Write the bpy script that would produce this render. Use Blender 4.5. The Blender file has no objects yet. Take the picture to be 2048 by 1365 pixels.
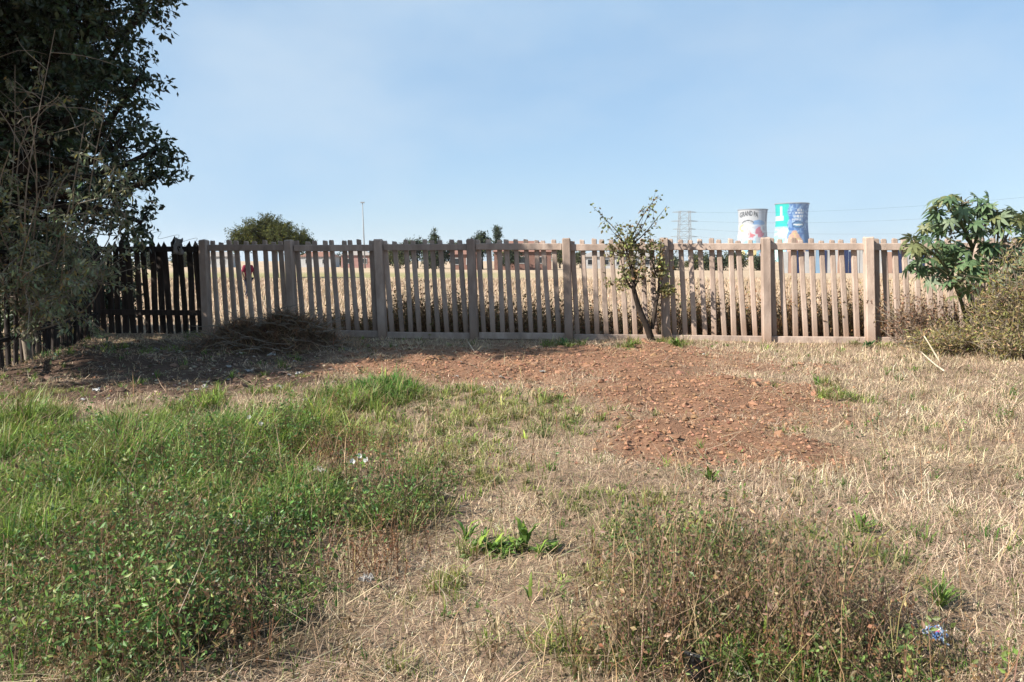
import bpy, math, random
import numpy as np
from mathutils import Vector

random.seed(7)
rng = np.random.default_rng(11)
R = math.radians
scene = bpy.context.scene
col = scene.collection

# ------------------------------------------------------------------ camera
CAM_H = 1.52
F_PX = 1500.0                    # focal length in photograph pixels (2048 wide)
PITCH = R(2.86)
cd = bpy.data.cameras.new('camera')
cam = bpy.data.objects.new('camera', cd)
col.objects.link(cam)
cam.location = (0, 0, CAM_H)
cam.rotation_euler = (R(90) - PITCH, 0, 0)
cd.sensor_width = 36.0
cd.lens = 36.0 * F_PX / 2048.0
cd.shift_y = -85.5 / 2048.0
cd.clip_start = 0.05
cd.clip_end = 12000
scene.camera = cam

# ------------------------------------------------------------------ sky, sun, exposure
SUN_AZ, SUN_EL = R(64), R(37)    # azimuth measured from straight behind the camera towards the left
to_sun = Vector((-math.cos(SUN_EL) * math.sin(SUN_AZ), -math.cos(SUN_EL) * math.cos(SUN_AZ), math.sin(SUN_EL)))
world = bpy.data.worlds.new('World')
scene.world = world
world.use_nodes = True
wn, wl = world.node_tree.nodes, world.node_tree.links
wn.clear()
wo = wn.new('ShaderNodeOutputWorld')
wb = wn.new('ShaderNodeBackground')
sky = wn.new('ShaderNodeTexSky')
sky.sky_type = 'NISHITA'
sky.sun_disc = False
sky.sun_elevation = SUN_EL
sky.sun_rotation = math.atan2(to_sun.x, to_sun.y)
sky.altitude = 200
sky.air_density = 1.0
sky.dust_density = .3
sky.ozone_density = 2.0
wb.inputs['Strength'].default_value = 0.061
# very thin high smoke / cloud veil
tc = wn.new('ShaderNodeTexCoord')
mp = wn.new('ShaderNodeMapping')
mp.inputs['Scale'].default_value = (1.2, 1.2, 2.4)
nz = wn.new('ShaderNodeTexNoise')
nz.inputs['Scale'].default_value = 2.2
nz.inputs['Detail'].default_value = 4
nz.inputs['Roughness'].default_value = 0.45
rmp = wn.new('ShaderNodeMapRange')
rmp.inputs['From Min'].default_value = 0.45
rmp.inputs['From Max'].default_value = 0.8
rmp.inputs['To Min'].default_value = 0.62
rmp.inputs['To Max'].default_value = 0.85
mxw = wn.new('ShaderNodeMix')
mxw.data_type = 'RGBA'
mxw.inputs[7].default_value = (2.75, 4.3, 6.1, 1)
wl.new(tc.outputs['Generated'], mp.inputs['Vector'])
wl.new(mp.outputs['Vector'], nz.inputs['Vector'])
wl.new(nz.outputs['Fac'], rmp.inputs['Value'])
wl.new(rmp.outputs['Result'], mxw.inputs[0])
wl.new(sky.outputs['Color'], mxw.inputs[6])
nz2 = wn.new('ShaderNodeTexNoise')
nz2.inputs['Scale'].default_value = 1.7
nz2.inputs['Detail'].default_value = 5
nz2.inputs['Roughness'].default_value = 0.5
rm2 = wn.new('ShaderNodeMapRange')
rm2.inputs['From Min'].default_value = 0.46
rm2.inputs['From Max'].default_value = 0.72
rm2.inputs['To Max'].default_value = 0.65
mx2 = wn.new('ShaderNodeMix')
mx2.data_type = 'RGBA'
mx2.inputs[7].default_value = (4.3, 5.2, 6.1, 1)
wl.new(mp.outputs['Vector'], nz2.inputs['Vector'])
wl.new(nz2.outputs['Fac'], rm2.inputs['Value'])
wl.new(rm2.outputs['Result'], mx2.inputs[0])
wl.new(mxw.outputs[2], mx2.inputs[6])
wl.new(mx2.outputs[2], wb.inputs['Color'])
wl.new(wb.outputs['Background'], wo.inputs['Surface'])

sd = bpy.data.lights.new('sun', 'SUN')
sd.energy = 5.0
sd.angle = R(0.53)
sd.color = (1.0, 0.93, 0.82)
sun = bpy.data.objects.new('sun', sd)
col.objects.link(sun)
sun.rotation_euler = (-to_sun).to_track_quat('-Z', 'Y').to_euler()
sun.location = (-20, -10, 20)

vs = scene.view_settings
vs.view_transform = 'Standard'
vs.look = 'None'
vs.gamma = 1.0
vs.use_curve_mapping = False
vs.exposure = 1.3

# ------------------------------------------------------------------ helpers
K = 0.80        # overall reflectance level of everything built below
def ray(px, py):
    u, v = (px - 1024) / F_PX, (597 - py) / F_PX
    c, s = math.cos(PITCH), math.sin(PITCH)
    return (u, c + v * s, -s + v * c)

def at(px, py, z=0.0):
    d = ray(px, py)
    t = (z - CAM_H) / d[2]
    return d[0] * t, d[1] * t

def pt(px, py, Y):
    d = ray(px, py)
    t = Y / d[1]
    return np.array((d[0] * t, Y, CAM_H + d[2] * t))

def vnoise(x, y, scale, seed=0):
    x = np.asarray(x, float) / scale + 1000.37 + seed * 17.13
    y = np.asarray(y, float) / scale + 1000.71 + seed * 9.71
    xi, yi = np.floor(x).astype(np.int64), np.floor(y).astype(np.int64)
    fx, fy = x - xi, y - yi
    fx, fy = fx * fx * (3 - 2 * fx), fy * fy * (3 - 2 * fy)
    def hsh(a, b):
        h = (a * 374761393 + b * 668265263 + seed * 1442695041) & 0xffffffff
        h = ((h ^ (h >> 13)) * 1274126177) & 0xffffffff
        return ((h ^ (h >> 16)) & 0xffff) / 65535.0
    a = hsh(xi, yi) * (1 - fx) + hsh(xi + 1, yi) * fx
    b = hsh(xi, yi + 1) * (1 - fx) + hsh(xi + 1, yi + 1) * fx
    return a * (1 - fy) + b * fy

def fbm(x, y, scale, seed=0):
    return (vnoise(x, y, scale, seed) * .5 + vnoise(x, y, scale * .47, seed + 1) * .3 + vnoise(x, y, scale * .21, seed + 2) * .2)

def zone(px, py, rx, ry):
    X, Y = at(px, py)
    ya = at(px, py - ry)[1] if py - ry > 560 else Y * 1.3
    yb = at(px, py + ry)[1]
    return (X, Y, rx * Y / F_PX, max(.12, (ya - yb) / 2))

def zmask(zs, x, y, hard=2.2, jit=.9, seed=5):
    """soft-edged union of world-space ellipses, edges broken up by noise"""
    m = np.zeros_like(np.asarray(x, float))
    n = (fbm(x, y, .9, seed) - .5) * jit
    for (cx, cy, rx, ry) in zs:
        d = np.sqrt(((x - cx) / rx) ** 2 + ((y - cy) / ry) ** 2) + n
        m = np.maximum(m, np.clip((1.15 - d) * hard, 0, 1))
    return m

Z_TILL = [zone(1130, 722, 460, 40), zone(1380, 785, 260, 60), zone(1420, 880, 230, 50), zone(880, 742, 190, 22),
          zone(1560, 900, 170, 35)]
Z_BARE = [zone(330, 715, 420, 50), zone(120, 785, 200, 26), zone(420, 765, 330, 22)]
Z_GREEN = [zone(380, 880, 400, 62), zone(730, 795, 120, 32), zone(130, 960, 210, 90), zone(380, 960, 260, 70),
           zone(40, 850, 110, 35), zone(395, 810, 50, 22), zone(80, 1060, 150, 80), zone(560, 1000, 160, 70)]
Z_GREEN2 = [zone(800, 1335, 90, 40), zone(1250, 1045, 60, 26), zone(1360, 1085, 140, 36), zone(1020, 1095, 120, 24),
            zone(1885, 1190, 34, 32), zone(1350, 692, 45, 9), zone(1125, 690, 55, 9), zone(1260, 694, 30, 7),
            zone(1735, 690, 60, 8), zone(920, 800, 140, 20), zone(1210, 1150, 80, 30), zone(900, 900, 120, 40),
            zone(1000, 835, 190, 45), zone(720, 870, 130, 45), zone(980, 950, 110, 32), zone(1250, 1000, 130, 22), zone(1720, 1120, 130, 40), zone(1110, 1290, 160, 50), zone(1620, 1060, 120, 26), zone(560, 790, 60, 14), zone(1520, 1150, 120, 40), zone(860, 1180, 100, 40), zone(1650, 770, 40, 14), zone(1680, 800, 60, 14), zone(100, 790, 70, 16)]
Z_WEED = [zone(250, 1290, 420, 120), zone(1640, 1330, 330, 80), zone(300, 1160, 360, 150), zone(560, 1020, 230, 110), zone(790, 1010, 130, 80), zone(1480, 1130, 250, 95),
          zone(1560, 1290, 300, 80), zone(150, 1300, 250, 90), zone(560, 860, 150, 40)]
Z_RUST = [zone(760, 1110, 130, 75), zone(330, 1310, 320, 70), zone(1500, 1280, 400, 100), zone(1350, 1200, 200, 70), zone(640, 930, 170, 60),
          zone(230, 1180, 200, 80), zone(120, 900, 80, 30)]

def height(x, y):
    x = np.asarray(x, float); y = np.asarray(y, float)
    near = np.clip((40 - y) / 20, 0, 1) * np.clip((30 - np.abs(x)) / 12, 0, 1)
    h = (vnoise(x, y, 2.3, 3) - .5) * .07 + (vnoise(x, y, .7, 4) - .5) * .035
    t = zmask(Z_TILL, x, y)
    h = h + t * ((vnoise(x, y, .19, 8) - .45) * .085 + (vnoise(x, y, .5, 18) - .5) * .09)
    b = zmask(Z_BARE, x, y)
    h = h + b * (vnoise(x, y, .3, 9) - .5) * .04
    cx, cy = at(150, 742)
    h = h + .14 * np.exp(-(((x - cx - .2) / 1.1) ** 2 + ((y - cy - .5) / .5) ** 2))
    return h * near

def hz(x, y):
    return float(height(np.array([x]), np.array([y]))[0])

# ---- materials
MATS = {}
def new_mat(name):
    m = bpy.data.materials.new(name)
    m.use_nodes = True
    m.node_tree.nodes.clear()
    return m, m.node_tree.nodes, m.node_tree.links

def leaf_mat(name, trans=.3, rough=.55, spec=.3):
    """colour of each blade or leaf comes from the mesh attribute, plus light passing through"""
    m, n, l = new_mat(name)
    o = n.new('ShaderNodeOutputMaterial')
    a = n.new('ShaderNodeAttribute'); a.attribute_name = 'col'
    p = n.new('ShaderNodeBsdfPrincipled')
    p.inputs['Roughness'].default_value = rough
    p.inputs['Specular IOR Level'].default_value = spec
    t = n.new('ShaderNodeBsdfTranslucent')
    mx = n.new('ShaderNodeMixShader'); mx.inputs[0].default_value = trans
    l.new(a.outputs['Color'], p.inputs['Base Color'])
    l.new(a.outputs['Color'], t.inputs['Color'])
    l.new(p.outputs[0], mx.inputs[1]); l.new(t.outputs[0], mx.inputs[2])
    l.new(mx.outputs[0], o.inputs['Surface'])
    return m

def noisy_mat(name, c0, c1, scale=8, rough=.85, bump=.3, bscale=60, rand=.15, spec=.25, stretch=(1, 1, 1), dark=None, metallic=0, splash=None):
    c0, c1 = tuple(v * K for v in c0), tuple(v * K for v in c1)
    m, n, l = new_mat(name)
    o = n.new('ShaderNodeOutputMaterial')
    p = n.new('ShaderNodeBsdfPrincipled')
    p.inputs['Roughness'].default_value = rough
    p.inputs['Metallic'].default_value = metallic
    p.inputs['Specular IOR Level'].default_value = spec
    tcn = n.new('ShaderNodeTexCoord'); oi = n.new('ShaderNodeObjectInfo')
    vm = n.new('ShaderNodeVectorMath'); vm.operation = 'ADD'
    sc = n.new('ShaderNodeVectorMath'); sc.operation = 'SCALE'; sc.inputs['Scale'].default_value = 37.0
    cmb = n.new('ShaderNodeCombineXYZ')
    for k in range(3): l.new(oi.outputs['Random'], cmb.inputs[k])
    l.new(cmb.outputs[0], sc.inputs[0])
    mpn = n.new('ShaderNodeMapping'); mpn.inputs['Scale'].default_value = stretch
    l.new(tcn.outputs['Object'], mpn.inputs['Vector'])
    l.new(mpn.outputs[0], vm.inputs[0]); l.new(sc.outputs[0], vm.inputs[1])
    t = n.new('ShaderNodeTexNoise'); t.inputs['Scale'].default_value = scale; t.inputs['Detail'].default_value = 6; t.inputs['Roughness'].default_value = .62
    l.new(vm.outputs[0], t.inputs['Vector'])
    cr = n.new('ShaderNodeValToRGB')
    cr.color_ramp.elements[0].position = .32; cr.color_ramp.elements[0].color = (*c0, 1)
    cr.color_ramp.elements[1].position = .68; cr.color_ramp.elements[1].color = (*c1, 1)
    l.new(t.outputs['Fac'], cr.inputs['Fac'])
    hsv = n.new('ShaderNodeHueSaturation')
    mr = n.new('ShaderNodeMapRange'); mr.inputs['To Min'].default_value = 1 - rand; mr.inputs['To Max'].default_value = 1 + rand
    l.new(oi.outputs['Random'], mr.inputs['Value']); l.new(mr.outputs[0], hsv.inputs['Value'])
    l.new(cr.outputs['Color'], hsv.inputs['Color'])
    last = hsv.outputs['Color']
    if dark:
        t3 = n.new('ShaderNodeTexNoise'); t3.inputs['Scale'].default_value = scale * .35; t3.inputs['Detail'].default_value = 8
        l.new(vm.outputs[0], t3.inputs['Vector'])
        mr3 = n.new('ShaderNodeMapRange'); mr3.inputs['From Min'].default_value = .52; mr3.inputs['From Max'].default_value = .72; mr3.inputs['To Max'].default_value = .7
        l.new(t3.outputs['Fac'], mr3.inputs['Value'])
        mx = n.new('ShaderNodeMix'); mx.data_type = 'RGBA'; mx.inputs[7].default_value = (*dark, 1)
        l.new(mr3.outputs[0], mx.inputs[0]); l.new(last, mx.inputs[6]); last = mx.outputs[2]
    if splash:
        sx = n.new('ShaderNodeSeparateXYZ'); l.new(tcn.outputs['Object'], sx.inputs[0])
        ad = n.new('ShaderNodeMath'); ad.operation = 'MULTIPLY_ADD'; ad.inputs[1].default_value = -.9
        l.new(t.outputs['Fac'], ad.inputs[0]); l.new(sx.outputs['Z'], ad.inputs[2])
        ms = n.new('ShaderNodeMapRange'); ms.inputs['From Min'].default_value = -.45; ms.inputs['From Max'].default_value = .0; ms.inputs['To Min'].default_value = .75; ms.inputs['To Max'].default_value = 0
        l.new(ad.outputs[0], ms.inputs['Value'])
        mxs = n.new('ShaderNodeMix'); mxs.data_type = 'RGBA'; mxs.inputs[7].default_value = (*splash, 1)
        l.new(ms.outputs[0], mxs.inputs[0]); l.new(last, mxs.inputs[6]); last = mxs.outputs[2]
    l.new(last, p.inputs['Base Color'])
    t2 = n.new('ShaderNodeTexNoise'); t2.inputs['Scale'].default_value = bscale; t2.inputs['Detail'].default_value = 4
    l.new(vm.outputs[0], t2.inputs['Vector'])
    b = n.new('ShaderNodeBump'); b.inputs['Strength'].default_value = bump; b.inputs['Distance'].default_value = .01
    l.new(t2.outputs['Fac'], b.inputs['Height']); l.new(b.outputs[0], p.inputs['Normal'])
    l.new(p.outputs[0], o.inputs['Surface'])
    return m

M_STRAW = leaf_mat('dry_straw', .22, .6, .25)
M_GREEN = leaf_mat('green_blade', .38, .5, .35)
M_WEED = leaf_mat('weed_leaf', .3, .5, .35)
M_TREE = leaf_mat('tree_leaf', .16, .42, .45)
M_SHRUB = leaf_mat('shrub_leaf', .32, .5, .35)
M_FAR = leaf_mat('far_leaf', .2, .7, .15)
M_PRINT = leaf_mat('painted_print', 0, .75, .2)
CONC = dict(c0=(.35, .268, .222), c1=(.49, .388, .325), scale=9, rough=.92, bump=.6, bscale=90, rand=.17, spec=.15, stretch=(1, 1, .35), dark=(.19, .145, .12))
M_CONC = noisy_mat('weathered_concrete', splash=(.20, .125, .085), **CONC)
M_CONCR = noisy_mat('weathered_concrete_rail', **CONC)
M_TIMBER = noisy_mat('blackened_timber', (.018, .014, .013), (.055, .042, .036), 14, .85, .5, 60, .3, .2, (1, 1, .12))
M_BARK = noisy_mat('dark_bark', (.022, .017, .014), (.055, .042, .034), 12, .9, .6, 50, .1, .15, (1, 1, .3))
M_TWIG = noisy_mat('grey_twig', (.17, .135, .10), (.30, .25, .20), 10, .85, .3, 60, .15, .2)
M_STICK = noisy_mat('bleached_stick', (.50, .41, .30), (.66, .56, .42), 10, .8, .3, 60, .1, .2)
M_STEM = noisy_mat('green_stem', (.10, .12, .05), (.17, .15, .08), 10, .7, .3, 60, .1, .3)
M_WHITEP = noisy_mat('white_plastic', (.28, .275, .265), (.50, .49, .47), 20, .45, .5, 40, .1, .5)
M_GREYP = noisy_mat('grey_plastic', (.22, .21, .20), (.36, .34, .32), 20, .5, .5, 40, .1, .4)
M_BLACKP = noisy_mat('black_plastic', (.012, .012, .014), (.03, .03, .033), 20, .4, .3, 40, .1, .5)
M_WIRE = noisy_mat('dull_wire', (.05, .05, .055), (.10, .10, .10), 10, .6, .1, 40, .1, .4)
M_STEEL = noisy_mat('galvanised_steel', (.20, .21, .22), (.30, .31, .32), 5, .55, .1, 40, .05, .4)
M_SKIN = noisy_mat('skin', (.10, .055, .035), (.13, .07, .045), 10, .55, .1, 60, 0, .35)
M_SHIRT = noisy_mat('red_shirt', (.16, .02, .04), (.26, .04, .07), 9, .9, .2, 60, 0, .1)
M_PANTS = noisy_mat('dark_trousers', (.012, .014, .025), (.03, .03, .045), 9, .9, .2, 60, 0, .1)

# ---- mesh builders
def link(o, parent=None):
    col.objects.link(o)
    if parent is not None:
        o.parent = parent
    return o

def np_mesh(name, V, faces, C=None, smooth=False):
    """V (n,3); faces: list of (m,k) index arrays; C (n,3) colours"""
    me = bpy.data.meshes.new(name)
    V = np.ascontiguousarray(V, dtype=np.float32)
    faces = [np.asarray(f, dtype=np.int32) for f in faces if len(f)]
    me.vertices.add(len(V)); me.vertices.foreach_set('co', V.ravel())
    loops = np.concatenate([f.ravel() for f in faces])
    sizes = np.concatenate([np.full(len(f), f.shape[1], np.int32) for f in faces])
    me.loops.add(len(loops)); me.loops.foreach_set('vertex_index', loops)
    starts = np.concatenate([[0], np.cumsum(sizes)[:-1]]).astype(np.int32)
    me.polygons.add(len(sizes))
    me.polygons.foreach_set('loop_start', starts)
    me.polygons.foreach_set('use_smooth', np.full(len(sizes), bool(smooth)))
    if C is not None:
        at_ = me.attributes.new('col', 'FLOAT_COLOR', 'POINT')
        C4 = np.ones((len(V), 4), np.float32); C4[:, :3] = np.asarray(C) * K
        at_.data.foreach_set('color', C4.ravel())
    me.update(calc_edges=True)
    return me

def obj(name, me, mat, parent=None, **props):
    o = bpy.data.objects.new(name, me)
    if mat is not None and not me.materials:
        me.materials.append(mat)
    link(o, parent)
    for k, v in props.items():
        o[k] = v
    return o

def empty(name, loc, label, cat, group=None, rz=0):
    o = bpy.data.objects.new(name, None)
    col.objects.link(o)
    o.location = loc
    o.rotation_euler = (0, 0, rz)
    o.empty_display_size = .2
    tag(o, label, cat, group)
    return o

def tag(o, label=None, cat=None, group=None, kind=None):
    if label: o['label'] = label
    if cat: o['category'] = cat
    if group: o['group'] = group
    if kind: o['kind'] = kind
    return o

class Soup:
    def __init__(self): self.V, self.F, self.C, self.n = [], {}, [], 0
    def add(self, V, faces, C=None):
        V = np.asarray(V, float).reshape(-1, 3)
        for f in faces:
            f = np.asarray(f, dtype=np.int64)
            if len(f): self.F.setdefault(f.shape[1], []).append(f + self.n)
        self.V.append(V)
        if C is not None:
            C = np.asarray(C, float)
            if C.ndim == 1: C = np.tile(C, (len(V), 1))
            self.C.append(C)
        self.n += len(V)
    def mesh(self, name, smooth=False):
        return np_mesh(name, np.concatenate(self.V), [np.concatenate(f) for f in self.F.values()],
                       np.concatenate(self.C) if self.C else None, smooth)

def box(cx, cy, cz, sx, sy, sz):
    V = np.array([(x, y, z) for z in (-.5, .5) for y in (-.5, .5) for x in (-.5, .5)]) * (sx, sy, sz) + (cx, cy, cz)
    return V, [np.array([(0, 2, 3, 1), (4, 5, 7, 6), (0, 1, 5, 4), (2, 6, 7, 3), (0, 4, 6, 2), (1, 3, 7, 5)])]

def tube(P, rad, sides=6, cap=True):
    P = np.asarray(P, float); n = len(P)
    rad = np.broadcast_to(np.asarray(rad, float), (n,))
    T = np.gradient(P, axis=0); T /= np.linalg.norm(T, axis=1)[:, None] + 1e-9
    ref = np.array((0, 0, 1.)) if abs(T[0][2]) < .9 else np.array((1., 0, 0))
    A = np.cross(T, ref); A /= np.linalg.norm(A, axis=1)[:, None] + 1e-9
    B = np.cross(T, A)
    ang = np.arange(sides) * 2 * math.pi / sides
    V = P[:, None] + rad[:, None, None] * (np.cos(ang)[None, :, None] * A[:, None] + np.sin(ang)[None, :, None] * B[:, None])
    i = np.arange(n - 1)[:, None] * sides; j = np.arange(sides)[None]; k = (j + 1) % sides
    Fq = np.stack([i + j, i + k, i + sides + k, i + sides + j], -1).reshape(-1, 4)
    V = V.reshape(-1, 3)
    fs = [Fq]
    if cap and sides >= 3:
        c = len(V); V = np.vstack([V, P[-1], P[0]])
        jj = np.arange(sides); kk = (jj + 1) % sides
        fs.append(np.vstack([np.stack([(n - 1) * sides + jj, (n - 1) * sides + kk, np.full(sides, c)], -1),
                             np.stack([kk, jj, np.full(sides, c + 1)], -1)]))
    return V, fs

def bend(a, b, n=6, amp=.1, rr=random):
    a, b = np.asarray(a, float), np.asarray(b, float)
    t = np.linspace(0, 1, n)[:, None]
    L = np.linalg.norm(b - a)
    o1 = np.array([rr.uniform(-1, 1) for _ in range(3)]) * amp * L
    o2 = np.array([rr.uniform(-1, 1) for _ in range(3)]) * amp * L * .4
    return a + (b - a) * t + o1 * np.sin(math.pi * t) + o2 * np.sin(2 * math.pi * t)

def unit(v):
    return v / (np.linalg.norm(v, axis=-1, keepdims=True) + 1e-9)

def blades(P, h, w, az, lean, curve, c0, c1):
    """tapering bent grass blades: 5 vertices, one quad and one triangle each"""
    n = len(P)
    dh = np.stack([np.cos(az), np.sin(az), np.zeros(n)], 1)
    up = np.array((0, 0, 1.))
    l1, l2 = lean[:, None], (lean + curve)[:, None]
    mid = P + (h * .5)[:, None] * (up * np.cos(l1) + dh * np.sin(l1))
    tip = mid + (h * .5)[:, None] * (up * np.cos(l2) + dh * np.sin(l2))
    tip[:, 2] = np.maximum(tip[:, 2], P[:, 2] + .012)
    fa = az + rng.uniform(.6, 2.5, n)
    sd_ = np.stack([np.cos(fa), np.sin(fa), np.zeros(n)], 1) * (w * .5)[:, None]
    V = np.stack([P - sd_, P + sd_, mid - sd_ * .85, mid + sd_ * .85, tip], 1).reshape(-1, 3)
    b = np.arange(n)[:, None] * 5
    Q = b + np.array([0, 1, 3, 2]); T = b + np.array([2, 3, 4])
    C = np.stack([c0, c0, (c0 + c1) / 2, (c0 + c1) / 2, c1], 1).reshape(-1, 3)
    return V, [Q, T], C

def leaf_quads(P, D, L, W, C, fold=.15):
    """pointed oval leaves, one kite each"""
    n = len(P)
    D = unit(D)
    S = unit(np.cross(D, unit(rng.normal(size=(n, 3)))))
    N = np.cross(S, D)
    L = np.broadcast_to(L, (n,))[:, None]; W = np.broadcast_to(W, (n,))[:, None]
    V = np.stack([P, P + D * L * .45 + S * W * .5 + N * W * fold, P + D * L, P + D * L * .45 - S * W * .5 + N * W * fold], 1).reshape(-1, 3)
    b = np.arange(n)[:, None] * 4
    return V, [b + np.array([0, 1, 2, 3])], np.repeat(C, 4, axis=0)

def vary(c, n, dv=.2, dh=.06):
    c = np.asarray(c, float)
    c = np.broadcast_to(c, (n, 3)) if c.ndim == 1 else c
    v = np.exp(rng.normal(0, dv, (n, 1)))
    return np.clip(c * v * (1 + rng.normal(0, dh, (n, 3))), .002, .95)

def sphere_dirs(n):
    return unit(rng.normal(size=(n, 3)))

# ------------------------------------------------------------------ ground: one sheet out to the horizon
def axis_pts(lo, hi, step, far, g=1.28):
    a = list(np.arange(lo, hi + 1e-6, step))
    s, x = step, a[-1]
    while x < far:
        s *= g; x += s; a.append(x)
    s, x = step, a[0]
    b = []
    while x > -far:
        s *= g; x -= s; b.append(x)
    return np.array(b[::-1] + a)

xs = axis_pts(-11, 11, .085, 3200)
ys = axis_pts(.5, 18, .085, 3200)
gx, gy = np.meshgrid(xs, ys)
gx, gy = gx.ravel(), gy.ravel()
gz = height(gx, gy)
nx, ny = len(xs), len(ys)
ii = (np.arange(ny - 1)[:, None] * nx + np.arange(nx - 1)[None]).ravel()
gq = np.stack([ii, ii + 1, ii + nx + 1, ii + nx], 1)
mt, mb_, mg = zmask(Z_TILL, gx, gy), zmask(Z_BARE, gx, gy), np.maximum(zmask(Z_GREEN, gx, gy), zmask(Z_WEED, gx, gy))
c_thatch = np.array((.32, .225, .155)); c_till = np.array((.265, .148, .093)); c_bare = np.array((.105, .068, .05)); c_weed_shade = np.array((.07, .052, .03)); c_field = np.array((.48, .365, .255))
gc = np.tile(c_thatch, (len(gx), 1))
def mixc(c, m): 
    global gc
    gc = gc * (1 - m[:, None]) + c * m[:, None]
mixc(c_weed_shade, mg * .9); mixc(c_bare, mb_); mixc(c_till, mt)  # ground under grass and weeds coloured darker, deepening the shade inside them
mixc(c_field, np.clip((gy - 15.3) / .6, 0, 1))
mixc(np.array((.20, .23, .06)), np.exp(-((gy - 78) / 14) ** 2) * np.clip((6 - gx) / 10, 0, 1) * .75)
gc = gc * (.8 + .4 * fbm(gx, gy, .6, 21))[:, None]
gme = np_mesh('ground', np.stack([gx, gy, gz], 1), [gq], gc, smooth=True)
m, n, l = new_mat('earth')
o_ = n.new('ShaderNodeOutputMaterial'); p_ = n.new('ShaderNodeBsdfPrincipled')
p_.inputs['Roughness'].default_value = .95; p_.inputs['Specular IOR Level'].default_value = .1
a_ = n.new('ShaderNodeAttribute'); a_.attribute_name = 'col'
t_ = n.new('ShaderNodeTexCoord')
n1 = n.new('ShaderNodeTexNoise'); n1.inputs['Scale'].default_value = 26; n1.inputs['Detail'].default_value = 8; n1.inputs['Roughness'].default_value = .7
l.new(t_.outputs['Object'], n1.inputs['Vector'])
mr_ = n.new('ShaderNodeMapRange'); mr_.inputs['From Min'].default_value = .3; mr_.inputs['From Max'].default_value = .7; mr_.inputs['To Min'].default_value = .6; mr_.inputs['To Max'].default_value = 1.3
l.new(n1.outputs['Fac'], mr_.inputs['Value'])
hs_ = n.new('ShaderNodeHueSaturation'); l.new(mr_.outputs[0], hs_.inputs['Value']); l.new(a_.outputs['Color'], hs_.inputs['Color'])
l.new(hs_.outputs[0], p_.inputs['Base Color'])
bp = n.new('ShaderNodeBump'); bp.inputs['Strength'].default_value = 1; bp.inputs['Distance'].default_value = .035
l.new(n1.outputs['Fac'], bp.inputs['Height']); l.new(bp.outputs[0], p_.inputs['Normal'])
l.new(p_.outputs[0], o_.inputs['Surface'])
obj('ground', gme, m, kind='structure')

# ------------------------------------------------------------------ concrete palisade fence
FX0, FY0, FDX, FDY = -6.215, 15.4, 1.832, -.222
FA = math.atan2(FDY, FDX)
BAY = math.hypot(FDX, FDY)
fence = empty('palisade_fence', (FX0, FY0, 0), 'weathered concrete palisade fence with square posts and slatted bays across the plot', 'fence', rz=FA)

def picket_mesh(name, w, d, h, ch=.012, top=.02, wob=0.0, point=0.0, seed=0):
    rr = random.Random(seed)
    prof = [(-w / 2 + ch, -d / 2), (w / 2 - ch, -d / 2), (w / 2, -d / 2 + ch), (w / 2, d / 2), (-w / 2, d / 2), (-w / 2, -d / 2 + ch)]
    k = len(prof)
    levels = [0, h * .35, h * .7, h - top, h]
    V = []
    for li, z in enumerate(levels):
        s = 1 - (.18 if li == 4 else 0)
        ox, oy = rr.uniform(-wob, wob), rr.uniform(-wob, wob)
        for (x, y) in prof:
            V.append((x * s + ox, y * s + oy, z + (rr.uniform(-.014, .010) if li == 4 else 0)))
    F4 = [(li * k + j, li * k + (j + 1) % k, (li + 1) * k + (j + 1) % k, (li + 1) * k + j) for li in range(4) for j in range(k)]
    if point:
        c = len(V); V.append((rr.uniform(-.2, .2) * w, 0, h + point))
        return np_mesh(name, V, [np.array(F4), np.array([(4 * k + j, 4 * k + (j + 1) % k, c) for j in range(k)])])
    return np_mesh(name, V, [np.array(F4), np.array([[4 * k + j for j in range(k)]])])

pk = [picket_mesh('picket', .094, .05, 1.87, seed=s) for s in range(5)]
post_me = [picket_mesh('post', .158, .17, 2.0, .016, .025, seed=s + 20) for s in range(3)]
for i in range(-0, 11):
    rr = random.Random(i * 3 + 1)
    o = obj('post', post_me[i % 3], M_CONC, fence)
    o.location = (i * BAY, -.11, -.05)
    o.rotation_euler = (rr.uniform(-.012, .012), -R(2.0) + rr.uniform(-.012, .012), rr.uniform(-.03, .03))
    o.scale = (1.0, 1, 1 + rr.uniform(-.004, .006))
    if i == 10: break
    # rails
    for nm, z, hh, yy in (('top_rail', 1.785, .128, -.065), ('bottom_rail', .055, .125, -.065)):
        V, F = box(0, 0, 0, BAY - .163, .075, hh)
        rmsh = np_mesh(nm, V, F)
        ro = obj(nm, rmsh, M_CONCR, fence)
        ro.location = (i * BAY + BAY / 2 - z * math.tan(R(2.0)), yy, z + rr.uniform(-.012, .012))
        ro.rotation_euler = (0, rr.uniform(-.006, .006), 0)
        bv = ro.modifiers.new('bevel', 'BEVEL'); bv.width = .008; bv.segments = 1
    for k in range(9):
        o = obj('picket', pk[rr.randrange(5)], M_CONC, fence)
        xx = i * BAY + .17 + k * (BAY - .30) / 8.35
        o.location = (xx + rr.uniform(-.012, .012), rr.uniform(-.004, .006), .06 + rr.uniform(-.022, .014))
        o.rotation_euler = (rr.uniform(-.008, .008), -R(3.3) + rr.uniform(-.022, .022), rr.uniform(-.09, .09))
        o.scale = (rr.uniform(.94, 1.06), 1, 1 + rr.uniform(-.008, .008))

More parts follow.
